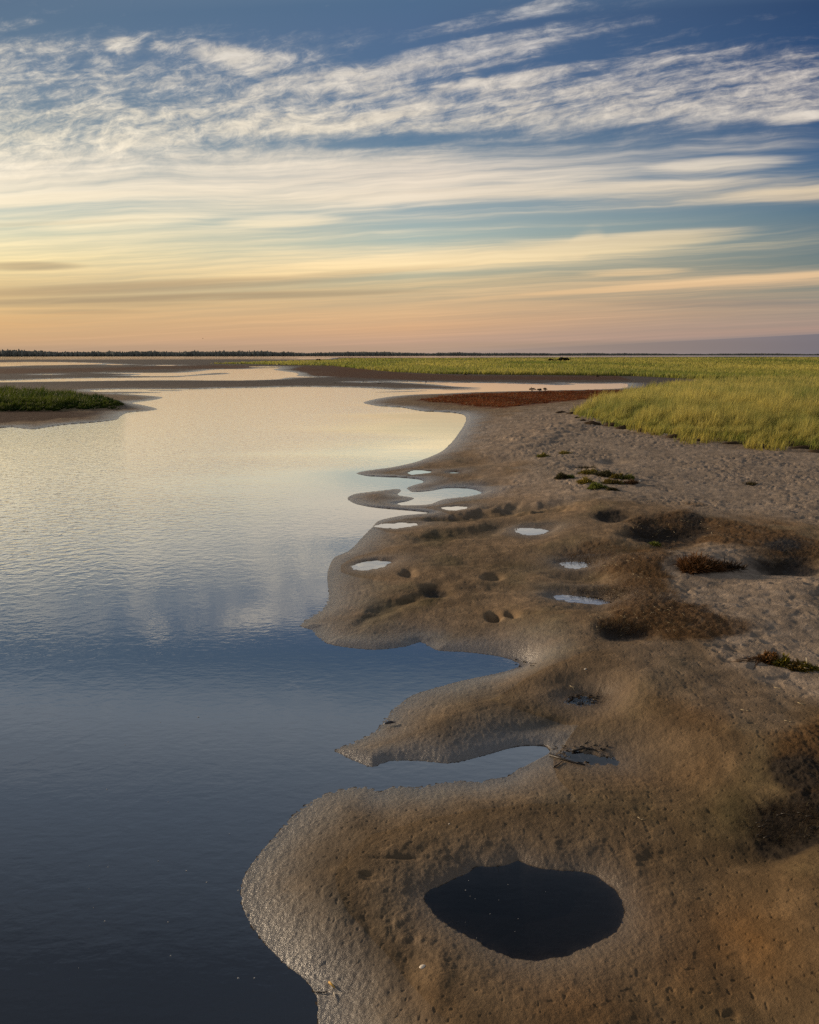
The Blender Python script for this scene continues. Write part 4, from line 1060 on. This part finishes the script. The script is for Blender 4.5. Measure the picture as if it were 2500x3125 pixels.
puff = ntex(ua, vw, 13, 44, 9.0, 10.0, .68, .35)
fiber = ntex(ua, n.m('MULTIPLY_ADD', n.m('SUBTRACT', warp, .5), .035, va), 5.0, 80, 4.0, 9.0, .64, .15)
curl = ntex(ua, vw, 38, 92, 2.0, 8.0, .70, .5)
pmask = n.m('MULTIPLY', n.sm(VS, .20, .27), n.sm(VS, .60, .42))
wisp = ntex(n.m('MULTIPLY_ADD', vlog, .35, U), n.m('MULTIPLY_ADD', n.m('SUBTRACT', warp, .5), .12, vlog), 8.0, 62.0, 7.0, 6.0, .62, .25)
Tx = n.m('ADD', n.m('MULTIPLY', streak, .50), n.m('ADD', n.m('MULTIPLY', fine, .32), n.m('MULTIPLY', wisp, .18)))
fw = n.sm(U, -.25, .15)
TpL = n.m('ADD', n.m('MULTIPLY', puff, .46), n.m('ADD', n.m('MULTIPLY', curl, .34), n.m('MULTIPLY', fiber, .20)))
TpR = n.m('ADD', n.m('MULTIPLY', puff, .36), n.m('ADD', n.m('MULTIPLY', curl, .22), n.m('MULTIPLY', fiber, .42)))
Tp = n('ShaderNodeMix', {0: fw, 2: TpL, 3: TpR}, data_type='FLOAT').outputs[0]
mixf = n('ShaderNodeMix', {0: pmask, 2: Tx, 3: Tp}, data_type='FLOAT').outputs[0]
cal = n.m('MULTIPLY_ADD', n.m('SUBTRACT', mixf, .5), n.m('MULTIPLY_ADD', pmask, 1.55, 1.75), cov)
lo = n.m('MULTIPLY_ADD', pmask, .04, .28); hi = n.m('MULTIPLY_ADD', pmask, .12, .92)
dens = n('ShaderNodeMapRange', {'Value': cal, 'From Min': lo, 'From Max': hi}, interpolation_type='SMOOTHSTEP').outputs[0]
soft = n.sm(cal, .05, 1.05)
dens = n.m('ADD', n.m('MULTIPLY', dens, .62), n.m('MULTIPLY', soft, .34))
lightv = n.m('MULTIPLY_ADD', n.m('SUBTRACT', fine, .5), .40, n.m('MULTIPLY_ADD', n.m('SUBTRACT', curl, .5), n.m('MULTIPLY', pmask, .75), 1.03))
cloudc = n.mixc(1.0, cloud, n('ShaderNodeCombineColor', {0: lightv, 1: lightv, 2: lightv}).outputs[0], 'MULTIPLY')
sky = n.mixc(dens, clear, cloudc)
# grey undersides low on the left
dk = None
for sp_ in [(300,604,460,13,2.5,.85),(330,628,520,9,1.5,.95),(120,640,300,8,0,.5),(60,560,110,10,0,.8),(700,578,260,7,4,.4),(100,470,200,5,2,.2),(1500,728,700,12,0,.55),(500,735,700,10,0,.4),(1560,640,300,10,0,.35),(150,656,160,6,0,.45)]:
    q = spot(*sp_); dk = q if dk is None else n.m('MAXIMUM', dk, q)
dk = n.m('MULTIPLY', dk, n.sm(streak, .22, .50))
sky = n.mixc(n.m('MULTIPLY', dk, .75), sky, n.mixc(fR, (*lin((158, 138, 112)), 1), (*lin((118, 110, 116)), 1)))
nish = n('ShaderNodeTexSky', sky_type='NISHITA', sun_disc=False, sun_elevation=SUN_EL, sun_rotation=SUN_AZ, altitude=0.0, air_density=1.0, dust_density=2.0, ozone_density=1.0)
b1 = n('ShaderNodeBackground', {'Color': nish.outputs[0], 'Strength': 0.06})
# added fill: unseen sky overhead and behind the viewer brightened to light the ground
over = n.sm(dz, .76, .90)
back = n.m('MULTIPLY', n.sm(dy, -.05, -.45), n.sm(dz, -.02, .12))
sky = n.mixc(back, sky, (.29, .31, .35, 1))
sky = n.mixc(over, sky, (.28, .30, .34, 1))
b2 = n('ShaderNodeBackground', {'Color': sky, 'Strength': 1.09})
mx = n('ShaderNodeMixShader', {0: 0.93, 1: b1.outputs[0], 2: b2.outputs[0]})
n('ShaderNodeOutputWorld', {'Surface': mx.outputs[0]})
w.cycles.sampling_method = 'MANUAL'; w.cycles.sample_map_resolution = 512

# ---------------------------------------------------------------- render settings
scene.view_settings.view_transform = 'Standard'
scene.view_settings.look = 'None'
scene.view_settings.exposure = 0.0
scene.view_settings.gamma = 1.0
scene.render.engine = 'CYCLES'
scene.cycles.max_bounces = 6
scene.cycles.volume_bounces = 0
scene.cycles.diffuse_bounces = 2
scene.cycles.glossy_bounces = 2
scene.cycles.transparent_max_bounces = 8
scene.cycles.use_denoising = False
scene.cycles.sample_clamp_indirect = 3.0
